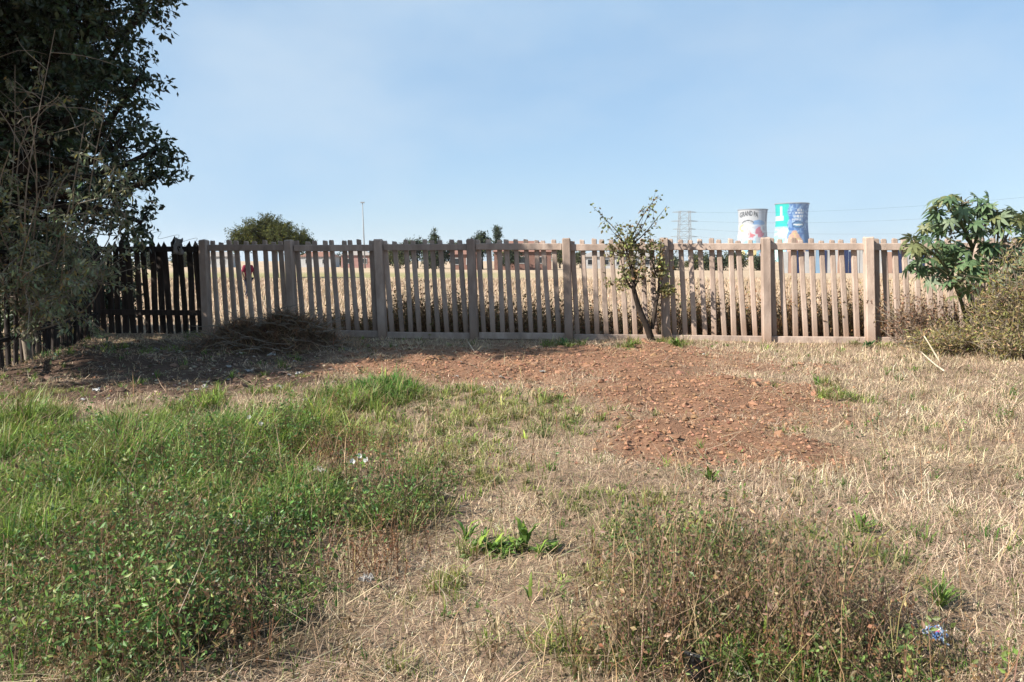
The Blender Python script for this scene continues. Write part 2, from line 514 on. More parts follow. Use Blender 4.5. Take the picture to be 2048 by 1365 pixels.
# ------------------------------------------------------------------ dark timber fence at the corner
tf = empty('timber_fence', (FX0, FY0, 0), 'blackened timber paling fence with pointed tops under the big tree', 'fence', rz=FA)
tpk = [picket_mesh('paling', .118, .028, 1.83, .006, .03, .012, .10, seed=s + 40) for s in range(5)]
for i in range(15):
    rr = random.Random(i + 300)
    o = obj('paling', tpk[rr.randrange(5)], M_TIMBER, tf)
    o.location = (-.21 - i * .166, .02 + rr.uniform(-.012, .012), rr.uniform(-.03, .03))
    o.rotation_euler = (rr.uniform(-.015, .015), -R(2.2) + rr.uniform(-.018, .018), rr.uniform(-.10, .10))
    o.scale = (rr.uniform(.9, 1.1), 1, rr.uniform(.98, 1.05))
for z in (1.76, .45):
    V, F = box(-1.3, -.05, z, 2.42, .05, .11)
    obj('rail', np_mesh('rail', V, F), M_TIMBER, tf)
# a torn sheet hung over the palings
gv, gu = np.meshgrid(np.linspace(0, 1, 7), np.linspace(0, 1, 5), indexing='ij')
V = np.stack([-.62 + (gu - .5) * (.18 + .05 * gv) + .02 * np.sin(gv * 9), -.06 + .03 * np.sin(gu * 9 + gv * 4) - .03 * gv, 1.98 - .33 * gv + .02 * np.sin(gu * 7)], -1).reshape(-1, 3)
ii = (np.arange(6)[:, None] * 5 + np.arange(4)[None]).ravel()
sheet = obj('rag', np_mesh('rag', V, [np.stack([ii, ii + 1, ii + 6, ii + 5], 1)], smooth=True), M_GREYP)
sheet.location = (FX0, FY0, 0); sheet.rotation_euler = (0, 0, FA)
sm = sheet.modifiers.new('thick', 'SOLIDIFY'); sm.thickness = .006
tag(sheet, 'grey rag hung over the top of the blackened timber palings', 'rag')

# left return fence of rough poles
A = np.array((FX0 - 2.5 * math.cos(FA) + .05, FY0 - 2.5 * math.sin(FA) - .1)); B = np.array((-6.75, 9.6))
pf = empty('pole_fence', (A[0], A[1], 0), 'dark rough pole fence running along the left edge of the plot', 'fence')
L = np.linalg.norm(B - A); npole = int(L / .27)
ppk = [picket_mesh('pole', .062, .055, 1.85, .012, .03, .018, .09, seed=s + 60) for s in range(5)]
for i in range(npole + 1):
    rr = random.Random(i + 500)
    q = (B - A) * i / npole
    o = obj('pole', ppk[rr.randrange(5)], M_TIMBER, pf)
    o.location = (q[0], q[1], hz(A[0] + q[0], A[1] + q[1]) - .05)
    o.rotation_euler = (rr.uniform(-.04, .04), rr.uniform(-.04, .04), rr.uniform(0, 3))
    o.scale = (rr.uniform(.8, 1.25), rr.uniform(.8, 1.2), rr.uniform(.94, 1.06))
for z in (1.62, .42):
    V, F = tube([(0, 0, z), (B[0] - A[0], B[1] - A[1], z + .02)], .035, 6)
    obj('rail', np_mesh('rail', V, F), M_TIMBER, pf)

# loose coil of fencing wire above the palings
P = []
for k in range(90):
    t = k / 89
    P.append((-2.0 + 1.9 * t + .10 * math.cos(t * 30), .0 + .10 * math.sin(t * 30), 2.0 + .06 * math.sin(t * 30 + 1) + .08 * math.sin(t * 5)))
P[0] = (-2.0, 0, 1.88); P[-1] = (-.1, 0, 1.9)
V, F = tube(P, .0035, 4)
wire = obj('wire_coil', np_mesh('wire_coil', V, F), M_WIRE)
wire.location = (FX0, FY0, 0); wire.rotation_euler = (0, 0, FA)
tag(wire, 'thin loose coil of wire along the top of the timber palings', 'wire')

# ------------------------------------------------------------------ trees
def lobed_tree(name, label, cat, base, lobes, leaf_len, per_cluster, cl_density, cl_r, c_leaf, mat, trunk_r, group=None, trunk_top=None, bark=M_BARK, seed=1, twig_r=.012, yel=.05):
    """lobes: list of (x,y,z,r). trunk, limbs to the lobes, twigs to leaf clusters, leaves"""
    rr = random.Random(seed)
    root = empty(name, (base[0], base[1], base[2]), label, cat, group)
    off = np.array(base)
    tt = np.array(trunk_top) if trunk_top is not None else off + (0, 0, 2)
    tb = Soup()
    V, F = tube(bend(off - (0, 0, .1), tt, 8, .04, rr) - off, np.linspace(trunk_r, trunk_r * .62, 8), 10)
    tb.add(V, F)
    br, lf = Soup(), Soup()
    for (x, y, z, r) in lobes:
        c = np.array((x, y, z))
        LB = bend(tt, c, 8, .08, rr) - off
        V, F = tube(LB, np.linspace(trunk_r * .45, trunk_r * .12, 8), 6); br.add(V, F)
        ncl = max(6, int(cl_density * r * r))
        d = sphere_dirs(ncl)
        rad = r * (rng.uniform(.35, 1.0, ncl) ** .5) * (1 + .22 * rng.normal(size=ncl)).clip(.6, 1.3)
        cc = c + d * rad[:, None] * (1, 1, .9)
        for q in cc[::2]:
            V, F = tube(bend(c + (q - c) * .1, q, 4, .1, rr) - off, np.linspace(twig_r * 1.6, twig_r * .4, 4), 3, False); br.add(V, F)
        k = per_cluster
        # clusters are elongated sprays pointing outwards
        spray = unit(d + .5 * rng.normal(size=d.shape) + (0, 0, -.15))
        tpos = rng.uniform(-1, 1, (ncl, k, 1))
        Pp = cc[:, None] + spray[:, None] * tpos * cl_r * 1.5 + rng.normal(0, cl_r * .38, (ncl, k, 3))
        Dd = unit(spray[:, None] * .6 + rng.normal(size=(ncl, k, 3)) * .8 + (0, 0, -.2))
        tint = np.exp(rng.normal(0, .2, (ncl, 1, 1)))
        Cc = (np.array(c_leaf) * tint * np.ones((ncl, k, 3))).reshape(-1, 3)
        Pp, Dd = Pp.reshape(-1, 3) - off, Dd.reshape(-1, 3)
        Cc = vary(Cc, len(Cc), .22, .08)
        ym = rng.random(len(Cc)) < yel
        Cc[ym] = Cc[ym] * (2.2, 1.9, .9)
        ln = leaf_len * rng.uniform(.7, 1.25, len(Pp))
        V, F, C = leaf_quads(Pp, Dd, ln, ln * rng.uniform(.4, .55, len(Pp)), Cc); lf.add(V, F, C)
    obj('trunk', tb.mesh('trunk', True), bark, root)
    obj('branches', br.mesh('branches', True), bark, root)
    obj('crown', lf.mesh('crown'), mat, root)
    return root

def LB(px, py, Y, r):
    p = pt(px, py, Y)
    return (p[0], p[1], p[2], r)

big = [LB(165, 30, 11.2, .9), LB(225, -60, 11.5, .9), LB(40, 70, 11.5, 1.2), LB(195, 160, 11.1, .62), LB(280, 155, 10.9, .36), LB(290, 10, 11.2, .32),
       LB(230, 295, 11.1, .58), LB(312, 300, 10.9, .36), LB(225, 395, 10.9, .48), LB(282, 445, 10.7, .24), LB(320, 350, 10.8, .22), LB(60, 250, 11.5, 1.15),
       LB(-110, 100, 11.5, 1.6), LB(120, 440, 11.8, .75), LB(-60, 420, 11.8, 1.2), LB(110, -130, 11.3, 1.2), LB(-110, -160, 11.3, 1.6),
       LB(-160, -180, 9.6, 1.4), LB(60, 20, 13.0, 1.3), LB(70, 230, 13.1, 1.3), LB(20, -130, 13.2, 1.2),
       (-9.6, 9.6, 6.6, 1.5), (-9.4, 11.2, 7.3, 1.5), (-9.3, 12.8, 6.6, 1.5), (-10.6, 10.4, 5.2, 1.5), (-10.4, 12.2, 7.4, 1.4), (-8.6, 13.6, 4.6, 1.3), (-10.4, 9.0, 7.0, 1.3),  # unseen lobes, here and next line, added to shadow the fence and earth
       (-8.6, 10.0, 7.3, 1.2), (-9.8, 9.4, 8.0, 1.1), (-8.2, 10.7, 7.8, 1.0), (-9.4, 7.6, 4.3, 1.0), (-10.6, 7.5, 5.3, 1.1), (-8.9, 8.3, 3.5, .8), (-9.6, 8.5, 4.9, 1.2), (-10.9, 8.3, 5.6, 1.3), (-9.3, 8.9, 6.2, 1.1), (-11.0, 9.8, 6.6, 1.4), (-11.6, 8.6, 7.0, 1.2), (-9.9, 9.6, 4.0, 1.1), (-11.4, 11.3, 7.4, 1.4), (-10.2, 10.6, 8.2, 1.2),
       LB(215, 600, 16.6, .7), LB(170, 560, 16.4, .8), LB(120, 600, 16.2, .9), LB(235, 540, 16.8, .5),
       LB(-120, 250, 12.8, 1.4), LB(40, 560, 12.6, .7), (-9.6, 14.4, 3.3, 1.2), (-10.4, 14.1, 2.1, 1.0), (-9.5, 14.7, 1.5, .8), (-10.6, 13.6, 4.2, 1.2), LB(30, 640, 13.2, .7)]  # includes lobes added to shade the timber palings
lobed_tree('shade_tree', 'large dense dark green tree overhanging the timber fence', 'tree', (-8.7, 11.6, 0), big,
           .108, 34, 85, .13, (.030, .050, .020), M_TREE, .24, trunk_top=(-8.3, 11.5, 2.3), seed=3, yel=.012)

# pale twiggy shrub in front of it
sh = empty('twiggy_shrub', (-7.05, 10.9, 0), 'twiggy pale-leaved shrub leaning out in front of the dark tree', 'shrub')
off = np.array((-7.05, 10.9, 0)); st, lf = Soup(), Soup()
rr = random.Random(4)
main_ends = [(-40, 90), (30, 130), (60, 220), (110, 60), (130, 190), (20, 300), (170, 240), (215, 200), (150, 330), (230, 330), (80, 380),
             (255, 410), (190, 430), (120, 470), (40, 450), (210, 520), (140, 540), (-30, 380), (-50, 250), (60, 560), (205, 560), (10, 540), (120, 600), (60, 620), (20, 480), (110, 520), (160, 400), (200, 300), (-30, 180), (100, 300)]
for (px, py) in main_ends:
    Y = rr.uniform(9.0, 10.4)
    e = pt(px, py, Y)
    a = off + (rr.uniform(-.12, .12), rr.uniform(-.12, .12), rr.uniform(.3, .9))
    ctrl = bend(a, e, 10, .10, rr)
    V, F = tube(ctrl - off, np.linspace(.017, .0035, 10), 5, False); st.add(V, F)
    for _ in range(8):
        t = rr.uniform(.25, 1); i = min(8, int(t * 9))
        s = ctrl[i] + (ctrl[i + 1] - ctrl[i]) * rr.random()
        dv = np.array((rr.gauss(.25, .6), rr.gauss(0, .5), rr.gauss(.25, .6))); dv /= np.linalg.norm(dv)
        tw = bend(s, s + dv * rr.uniform(.3, .95), 6, .12, rr)
        V, F = tube(tw - off, np.linspace(.0065, .002, 6), 3, False); st.add(V, F)
        if py < 230 and rr.random() < .75: continue
        k = rr.randint(18, 42)
        tt_ = rng.uniform(.15, 1, k)
        ip = np.clip((tt_ * 5).astype(int), 0, 4)
        P = tw[ip] + (tw[ip + 1] - tw[ip]) * rng.random((k, 1)) + rng.normal(0, .035, (k, 3)) - off
        D = rng.normal(size=(k, 3)) * .7 + dv * .4 + (0, 0, -.65)
        c = vary((.19, .21, .12), k, .3, .1)
        y = rng.random(k) < .12; c[y] = vary((.30, .24, .08), int(y.sum()), .2, .1)
        ln = rng.uniform(.06, .11, k)
        V, F, C = leaf_quads(P, D, ln, ln * .34, c); lf.add(V, F, C)
V, F = tube(bend(off - (0, 0, .1), off + (-.05, 0, .75), 6, .05, rr) - off, np.linspace(.06, .04, 6), 8)
obj('trunk', np_mesh('trunk', V, F, smooth=True), M_TWIG, sh)
obj('twigs', st.mesh('twigs', True), M_TWIG, sh)
obj('leaves', lf.mesh('leaves'), M_SHRUB, sh)

# small leaning tree growing against the fence
base = np.array((2.62, 14.33 - .36, 0))
yt = base[1]
rt = empty('sapling', tuple(base), 'small leaning sapling with sparse leaves growing against the concrete fence', 'tree')
tr, lf = Soup(), Soup()
rr = random.Random(9)
def seg(p, q, r0, r1, n=7, amp=.06, sides=6):
    c = bend(p, q, n, amp, rr)
    V, F = tube(c - base, np.linspace(r0, r1, n), sides, False); tr.add(V, F)
    return c
k1 = pt(1268, 580, yt - .15); k2 = pt(1252, 500, yt - .2)
main = seg(base, k1, .070, .042, 8, .04, 8); main2 = seg(k1, k2, .036, .016)
k3 = pt(1318, 560, yt - .05); seg(base + (0, 0, .25), k3, .04, .022, 7, .05); seg(k3, pt(1322, 490, yt - .1), .02, .009)
tips = [(1315, 393, k2), (1302, 410, k2), (1334, 412, k2), (1196, 424, k2), (1222, 460, k2), (1285, 440, k2), (1262, 455, k2), (1240, 470, k1), (1300, 470, k3), (1325, 500, k3),
        (1232, 500, k1), (1250, 540, k1), (1285, 500, k1), (1275, 530, k1), (1235, 560, k1), (1318, 540, k3), (1345, 580, base + (0, 0, .9)), (1275, 490, k2), (1260, 480, k2)]
for (px, py, s) in tips:
    e = pt(px, py, yt + rr.uniform(-.35, .05))
    c = seg(s, e, .014, .003, 9, .07, 4)
    sparse = py < 465
    for _ in range(7 if sparse else 10):
        i = rr.randint(4, 8)
        dv = np.array((rr.gauss(0, .6), rr.gauss(0, .5), rr.gauss(.1, .6)))
        tw = seg(c[i], c[i] + dv * rr.uniform(.10, .26), .004, .0015, 4, .1, 3)
        k = rr.randint(3, 6) if sparse else rr.randint(8, 16)
        P = tw[rng.integers(1, 4, k)] + rng.normal(0, .04, (k, 3)) - base
        cc = vary((.20, .20, .075), k, .35, .1)
        br = rng.random(k) < .25; cc[br] = vary((.20, .13, .06), int(br.sum()), .25)
        ln = rng.uniform(.05, .09, k)
        V, F, C = leaf_quads(P, rng.normal(size=(k, 3)) + (0, 0, -.2), ln, ln * .6, cc); lf.add(V, F, C)
obj('trunk', tr.mesh('trunk', True), M_BARK, rt)
obj('crown', lf.mesh('crown'), M_SHRUB, rt)

# ------------------------------------------------------------------ castor bean plant
def palmate(name, nl, seed, c):
    rr = random.Random(seed); V, C, T = [(0, 0, 0)], [c], []
    for k in range(nl):
        a = R(-140 + 280 * k / (nl - 1)) + rr.uniform(-.06, .06)
        ln = (1.0 - .35 * abs(k - (nl - 1) / 2) / ((nl - 1) / 2)) * rr.uniform(.9, 1.08)
        d = np.array((math.cos(a), math.sin(a))); s = np.array((-d[1], d[0]))
        b = len(V)
        dr = -.35 * ln * ln
        for (f, w, z) in ((.42, .13, .05 + dr * .15), (.42, -.13, .05 + dr * .15), (.75, .09, dr * .5), (.75, -.09, dr * .5), (1, 0, dr)):
            q = d * ln * f + s * w
            V.append((q[0], q[1], z)); C.append(np.array(c) * rr.uniform(.8, 1.2))
        T += [(0, b + 1, b), (b, b + 1, b + 2), (b + 1, b + 3, b + 2), (b + 2, b + 3, b + 4)]
    return np_mesh(name, V, [np.array(T)], np.array(C))
cb = np.array(((1960 - 1024) / F_PX * 12.7, 12.7, 0))
cp = empty('castor_bean_plant', tuple(cb), 'tall castor bean plant with star-shaped green leaves rising over the fence', 'plant')
leaves_me = [palmate('leaf', 8, s, c) for s, c in enumerate([(.13, .21, .10), (.16, .24, .115), (.11, .18, .085), (.20, .26, .16), (.19, .21, .09)])]
for me in leaves_me: me.materials.append(M_SHRUB)
stem = Soup(); rr = random.Random(12)
tips = [(1893, 412), (1925, 402), (1955, 415), (1990, 428), (2030, 445), (1858, 462), (1885, 445), (1925, 452), (1965, 440), (2008, 455), (2050, 480), (1838, 520),
        (1872, 500), (1905, 505), (1945, 530), (1990, 505), (2030, 520), (1860, 560), (1905, 545), (1975, 560), (2020, 575), (1840, 490), (2070, 450), (2080, 530), (1945, 480), (1985, 600), (2060, 600), (2040, 560), (1925, 580), (1880, 530), (2010, 530), (1970, 500), (2090, 480)]
yc = cb[1]
mains = []
for (px, py, n) in ((1905, 560, 0), (1945, 500, 1), (1990, 510, 2), (2035, 540, 3), (1960, 590, 4)):
    e = pt(px, py, yc + rr.uniform(-.3, .2)); mains.append(e)
    c = bend(cb + (rr.uniform(-.15, .15), rr.uniform(-.1, .1), 0), e, 8, .06, rr)
    V, F = tube(c - cb, np.linspace(.045, .022, 8), 7, False); stem.add(V, F)
pet = Soup()
nleaf = 0
for (px, py) in tips:
    px, py = 1950 + (px - 1950) * 1.10, py - 8
    e = pt(px, py, yc + rr.uniform(-.6, .6))
    mm = min(mains, key=lambda q: np.linalg.norm(q - e) + (2 if q[2] > e[2] + .2 else 0))
    c = bend(mm, e, 6, .08, rr)
    V, F = tube(c - cb, np.linspace(.02, .01, 6), 6, False); stem.add(V, F)
    for k in range(rr.randint(8, 9)):
        d = np.array((rr.gauss(0, .8), rr.gauss(-.15, .8), rr.gauss(.25, .55))); d /= np.linalg.norm(d)
        s = c[-1] + (c[-2] - c[-1]) * rr.random()
        q = s + d * rr.uniform(.10, .26) + (0, 0, -.02)
        V, F = tube(np.array((s, (s + q) / 2 + (0, 0, .02), q)) - cb, .004, 4, False); pet.add(V, F)
        o = obj('leaf', leaves_me[rr.randrange(5)], None, cp)
        o.location = tuple(q - cb)
        az = math.atan2(d[1], d[0])
        o.rotation_euler = (rr.gauss(0, .35), R(25) + rr.gauss(.1, .35), az + rr.gauss(0, .3))
        s_ = rr.uniform(.165, .265)
        o.scale = (s_, s_, s_); nleaf += 1
obj('stems', stem.mesh('stems', True), M_STEM, cp)
obj('petioles', pet.mesh('petioles', True), M_STEM, cp)
for (px, py) in ((1930, 418), (1968, 448), (1902, 470), (1990, 455), (1972, 425), (2010, 490)):
    e = pt(px, py, yc - .25); sp = Soup()
    for k in range(40):
        q = e + (rr.gauss(0, .035), rr.gauss(0, .035), rr.uniform(-.14, .14))
        V, F = tube([q, q + (0, 0, .015), q + (0, 0, .03)], [.004, .016, .003], 5, False); sp.add(V - cb, F)
    V, F = tube(np.array((e - (0, 0, .3), e + (0, 0, .14))) - cb, .006, 4); sp.add(V, F)
    obj('seed_spike', sp.mesh('seed_spike'), M_TWIG, cp)

# ------------------------------------------------------------------ shrubs and brushwood
def bush(name, label, base, rx, ry, rz_, nst, nleaf, leaf, cols, cat='shrub', mat=M_SHRUB, stemm=M_TWIG, seed=1, group=None, slim=.45):
    rr = random.Random(seed)
    root = empty(name, (base[0], base[1], 0), label, cat, group)
    st = Soup()
    tips = []
    for _ in range(nst):
        a, q = rr.uniform(0, 6.28), rr.random() ** .5
        e = np.array((math.cos(a) * rx * q, math.sin(a) * ry * q, rz_ * (1 - .55 * q * q) * rr.uniform(.6, 1.05)))
        s = np.array((math.cos(a) * rx * q * .3, math.sin(a) * ry * q * .3, -.03))
        c = bend(s, e, 7, .13, rr); tips.append(c)
        V, F = tube(c, np.linspace(.010, .002, 7), 3, False); st.add(V, F)
        for _ in range(4):
            i = rr.randint(2, 5)
            t = bend(c[i], c[i] + np.array((rr.gauss(0, .12), rr.gauss(0, .12), rr.gauss(.08, .1))) * (rz_ + .3), 4, .15, rr)
            V, F = tube(t, np.linspace(.005, .0015, 4), 3, False); st.add(V, F); tips.append(np.repeat(t, 2, 0)[:7])
    T = np.array(tips)
    pick = rng.integers(0, len(T), nleaf); i = rng.integers(1, 7, nleaf)
    P = T[pick, i] + rng.normal(0, .04, (nleaf, 3))
    P[:, 2] = np.maximum(P[:, 2], .01)
    cc = np.array(cols)[rng.integers(0, len(cols), nleaf)]
    tint = np.exp(rng.normal(0, .25, len(T)))[pick][:, None]
    ln = leaf * rng.uniform(.6, 1.3, nleaf)
    V, F, C = leaf_quads(P, rng.normal(size=(nleaf, 3)) + (0, 0, .2), ln, ln * slim, vary(cc * tint, nleaf, .2, .08))
    obj('stems', st.mesh('stems'), stemm, root)
    lv = Soup(); lv.add(V, F, C)
    obj('foliage', lv.mesh('foliage'), mat, root)
    return root

YG = [(.24, .22, .06), (.18, .18, .05), (.32, .27, .10)]
DR = [(.34, .24, .13), (.26, .17, .09), (.22, .20, .08), (.42, .32, .19)]
p = at(2040, 716); bush('yellow_shrub', 'tall yellow-green shrub beside the castor bean plant', (p[0], p[1], 0), .85, .6, 1.85, 110, 8500, .08, YG + DR, seed=21, slim=.22)
p = at(1905, 712); bush('low_shrub', 'low olive and straw coloured shrub at the foot of the castor bean plant', (p[0], p[1] - .1, 0), .9, .5, .62, 90, 5200, .075, DR + YG, seed=22, slim=.2)
p = at(2010, 722); bush('low_shrub', 'low yellowish shrub in front of the tall yellow-green shrub', (p[0], p[1] - .1, 0), .7, .5, .6, 80, 4200, .075, YG + DR, seed=23, slim=.2)
p = (7.3, 13.1); bush('dead_weed_clump', 'tangled brown dead weeds against the fence under the castor bean leaves', (p[0], p[1] + .25, 0), .8, .3, 1.0, 70, 3600, .05, [(.22, .12, .07), (.28, .18, .11), (.16, .09, .06)], cat='weeds', seed=24)

# heap of cut brush on the bare ground
hp = np.array((*at(535, 706), 0)); hp[1] += .35
heap = empty('brush_heap', tuple(hp), 'heap of dry brown cut brush and twigs piled before the fence', 'brush heap')
gu, gv = np.meshgrid(np.linspace(0, 2 * math.pi, 40, endpoint=False), np.linspace(0, 1, 12))
def heap_z(x, y): 
    return (.45 + 1.0 * vnoise(x, y, .33, 33)) * .50 * np.exp(-((x - .25) / .8) ** 2 - (y / .5) ** 2) + .26 * np.exp(-((x + .75) / .5) ** 2 - ((y + .15) / .4) ** 2)
X, Yh = 1.55 * gv * np.cos(gu), .8 * gv * np.sin(gu)
Zz = heap_z(X, Yh) - .03
ii = (np.arange(11)[:, None] * 40 + np.arange(40)[None]); jj = (np.arange(11)[:, None] * 40 + (np.arange(40)[None] + 1) % 40)
Q = np.stack([ii, jj, jj + 40, ii + 40], -1).reshape(-1, 4)
obj('mound', np_mesh('mound', np.stack([X, Yh, Zz], -1).reshape(-1, 3), [Q], smooth=True), noisy_mat('brown_litter', (.06, .04, .028), (.13, .085, .055), 9, .95, .9, 30), heap)
n_ = 9000
P = np.stack([rng.normal(0, .62, n_).clip(-1.5, 1.5), rng.normal(0, .34, n_).clip(-.75, .75)], 1)
P = np.column_stack([P, heap_z(P[:, 0], P[:, 1]) + rng.uniform(-.05, .05, n_)])
cA = vary(np.array([(.30, .16, .09), (.40, .25, .15), (.17, .10, .065), (.22, .17, .09)])[rng.integers(0, 4, n_)] * (.4 + 1.2 * vnoise(P[:, 0], P[:, 1], .22, 35))[:, None], n_, .35)
V, F, C = blades(P, rng.uniform(.10, .42, n_), rng.uniform(.004, .011, n_), rng.uniform(0, 6.28, n_), rng.uniform(.75, 1.6, n_), rng.uniform(-.3, .5, n_), cA, cA)
s_ = Soup(); s_.add(V, F, C); obj('twigs', s_.mesh('twigs'), M_STRAW, heap)
s_ = Soup(); rr = random.Random(31)
for _ in range(230):
    x, y = rr.gauss(0, .68), rr.gauss(-.1, .3)
    q = np.array((x, y, float(heap_z(x, y)) + .01)); a = rr.uniform(0, 6.28)
    V, F = tube(bend(q, q + (.6 * math.cos(a), .4 * math.sin(a), rr.uniform(-.10, .22)), 6, .12, rr), np.linspace(rr.uniform(.006, .016), .003, 6), 4); s_.add(V, F)
obj('branches', s_.mesh('branches'), M_TWIG, heap)

# ------------------------------------------------------------------ litter and sticks
def crumple(name, label, cat, px, py, w, h_, mat, group=None, dz=.03, seed=1, flat=.5):
    rr = np.random.default_rng(seed)
    x, y = at(px, py, dz)
    k = 9
    u, v = np.meshgrid(np.linspace(-.5, .5, k), np.linspace(-.5, .5, k))
    ed = 1 + rr.normal(0, .12, u.shape)
    w, h_ = w * .8, h_ * .8
    X, Yy = u * w * ed, v * h_ * ed
    Zz = np.abs(rr.normal(0, flat * min(w, h_) * .5, u.shape)) + .35 * min(w, h_) * np.cos(u * 2.6) * np.cos(v * 2.6) * flat
    ii = (np.arange(k - 1)[:, None] * k + np.arange(k - 1)[None]).ravel()
    me = np_mesh(name, np.stack([X, Yy, Zz], -1).reshape(-1, 3), [np.stack([ii, ii + 1, ii + k + 1, ii + k], 1)])
    o = obj(name, me, mat)
    o.location = (x, y, hz(x, y) + dz * .5); o.rotation_euler = (rr.uniform(-.2, .5), rr.uniform(-.2, .2), rr.uniform(0, 6.3))
    m_ = o.modifiers.new('thick', 'SOLIDIFY'); m_.thickness = .003
    tag(o, label, cat, group)
    LIT.append((x, y, max(w, h_)))
    return o
LIT = []
crumple('plastic_bag', 'crumpled white plastic bag caught in the weeds, largest of the white scraps there', 'bag', 533, 1030, .10, .09, M_WHITEP, dz=.10, seed=1)
crumple('plastic_scrap', 'white plastic scrap in the weeds just beside the largest white bag', 'litter', 476, 1026, .06, .05, M_WHITEP, dz=.10, seed=2)
crumple('plastic_scrap', 'small white plastic scrap in the weeds below the largest white bag', 'litter', 476, 1066, .055, .04, M_WHITEP, dz=.09, seed=3)
crumple('cardboard_scrap', 'flat dirty grey scrap lying where green weeds meet the dry grass', 'litter', 640, 931, .17, .09, M_GREYP, dz=.06, seed=4, flat=.25)
crumple('plastic_scrap', 'grey white plastic scrap among rust brown weeds in the lush foreground', 'litter', 304, 1147, .06, .05, M_GREYP, dz=.10, seed=5)
crumple('plastic_scrap', 'small white scrap in the dark weeds near the plot corner', 'litter', 88, 1224, .04, .035, M_WHITEP, dz=.12, seed=6)
crumple('plastic_film', 'torn strip of clear greyish plastic film standing beside the rust brown weeds', 'litter', 735, 1148, .05, .09, M_GREYP, dz=.07, seed=7, flat=.8)
crumple('paper_scrap', 'small white paper scrap at the edge of the dry grass and leafy weeds', 'litter', 1482, 1046, .07, .05, M_WHITEP, dz=.06, seed=8)
crumple('paper_scrap', 'pale yellowish paper scrap in the middle of the brown foreground weeds', 'litter', 1612, 1198, .06, .04, M_GREYP, dz=.06, seed=9)
crumple('plastic_bag', 'white and grey plastic bag lying beside the brush heap', 'bag', 640, 672, .32, .22, M_WHITEP, dz=.10, seed=10)
crumple('paper_scrap', 'white paper scrap on the bare earth in front of the brush heap', 'litter', 543, 714, .15, .10, M_WHITEP, dz=.03, seed=11)
crumple('plastic_bag', 'crumpled white bag on top of the brush heap by the fence', 'bag', 572, 632, .26, .14, M_WHITEP, dz=.56, seed=12)
rs = random.Random(77)
for k in range(34):
    px, py = rs.uniform(150, 700), rs.uniform(690, 800)
    if k > 25: px, py = rs.uniform(700, 1500), rs.uniform(700, 760)
    s = rs.uniform(.03, .09)
    crumple('paper_scrap', 'small pale scrap of litter scattered on the bare earth', 'litter', px, py, s * 1.3, s, M_WHITEP if k % 3 else M_GREYP,
            'litter scraps on the bare earth', dz=.02, seed=100 + k, flat=.35)

# blue printed snack bag
x, y = at(1870, 1252, .05)
k = 13
u, v = np.meshgrid(np.linspace(-.5, .5, k), np.linspace(-.5, .5, k)); r2 = np.random.default_rng(5)
wob = 1 + .10 * np.sin(u * 7 + 1) * np.cos(v * 6)
V = np.stack([u * .115 * wob + .012 * np.sin(v * 8), v * .085 * (1 + .12 * np.sin(u * 6)) + .01 * np.sin(u * 11), .03 * np.cos(u * 3) * np.cos(v * 3) + np.abs(r2.normal(0, .012, u.shape))], -1).reshape(-1, 3)
uu, vv = u.ravel(), v.ravel()
C = np.tile((.05, .14, .38), (k * k, 1))
C[np.hypot(uu * 1.2, vv) < .2] = (.70, .72, .78); C[np.hypot(uu - .1, vv + .12) < .1] = (.55, .05, .06)
C[(np.abs(uu) > .44)] = (.62, .66, .72); C[r2.random(k * k) < .35] = (.42, .52, .64)
ii = (np.arange(k - 1)[:, None] * k + np.arange(k - 1)[None]).ravel()
sb = obj('snack_bag', np_mesh('snack_bag', V, [np.stack([ii, ii + 1, ii + k + 1, ii + k], 1)], C), leaf_mat('printed_foil', 0, .3, .6))
sb.scale = (.72, .72, .8); sb.location = (x, y, hz(x, y) + .04); sb.rotation_euler = (.45, .1, -.5)
sb.modifiers.new('thick', 'SOLIDIFY').thickness = .004
tag(sb, 'crumpled blue and white printed snack bag in the dry foreground grass', 'bag'); LIT.append((x, y, .07))

# black plant pot
x, y = at(1385, 1352, 0)
prof = [(.0, .0), (.038, 0), (.040, .004), (.052, .085), (.058, .085), (.058, .10), (.050, .10), (.046, .07), (.0, .065)]
V = np.array([(r * math.cos(a), r * math.sin(a), z) for (r, z) in prof for a in np.linspace(0, 2 * math.pi, 20, endpoint=False)])
ii = np.arange(8)[:, None] * 20 + np.arange(20)[None]; jj = np.arange(8)[:, None] * 20 + (np.arange(20)[None] + 1) % 20
pot = obj('plant_pot', np_mesh('plant_pot', V, [np.stack([ii, jj, jj + 20, ii + 20], -1).reshape(-1, 4)], smooth=True), M_BLACKP)
pot.location = (x, y, hz(x, y) + .02); pot.rotation_euler = (-.35, .3, 0); pot.scale = (.8, .8, .8)
tag(pot, 'small black plastic plant pot half hidden in brown weeds', 'pot')

def stick(label, a, b, za, zb, r):
    p0, p1 = at(*a, za), at(*b, zb)
    o0 = np.array((p0[0], p0[1], za)); o1 = np.array((p1[0], p1[1], zb))
    V, F = tube(bend(np.zeros(3), o1 - o0, 7, .008), np.linspace(r, r * .6, 7), 6)
    o = obj('stick', np_mesh('stick', V, F, smooth=True), M_STICK); o.location = tuple(o0)
    tag(o, label, 'stick')
stick('long pale stick leaning against the dead weeds beside the castor bean plant', (1882, 728), (1848, 672), .02, .42, .014)
stick('pale straight stick lying in the grass below the leaning stick', (1888, 742), (1842, 704), .03, .16, .013)
stick('thin pale stick standing on the tilled soil before the fence', (952, 708), (936, 684), .02, .12, .010)

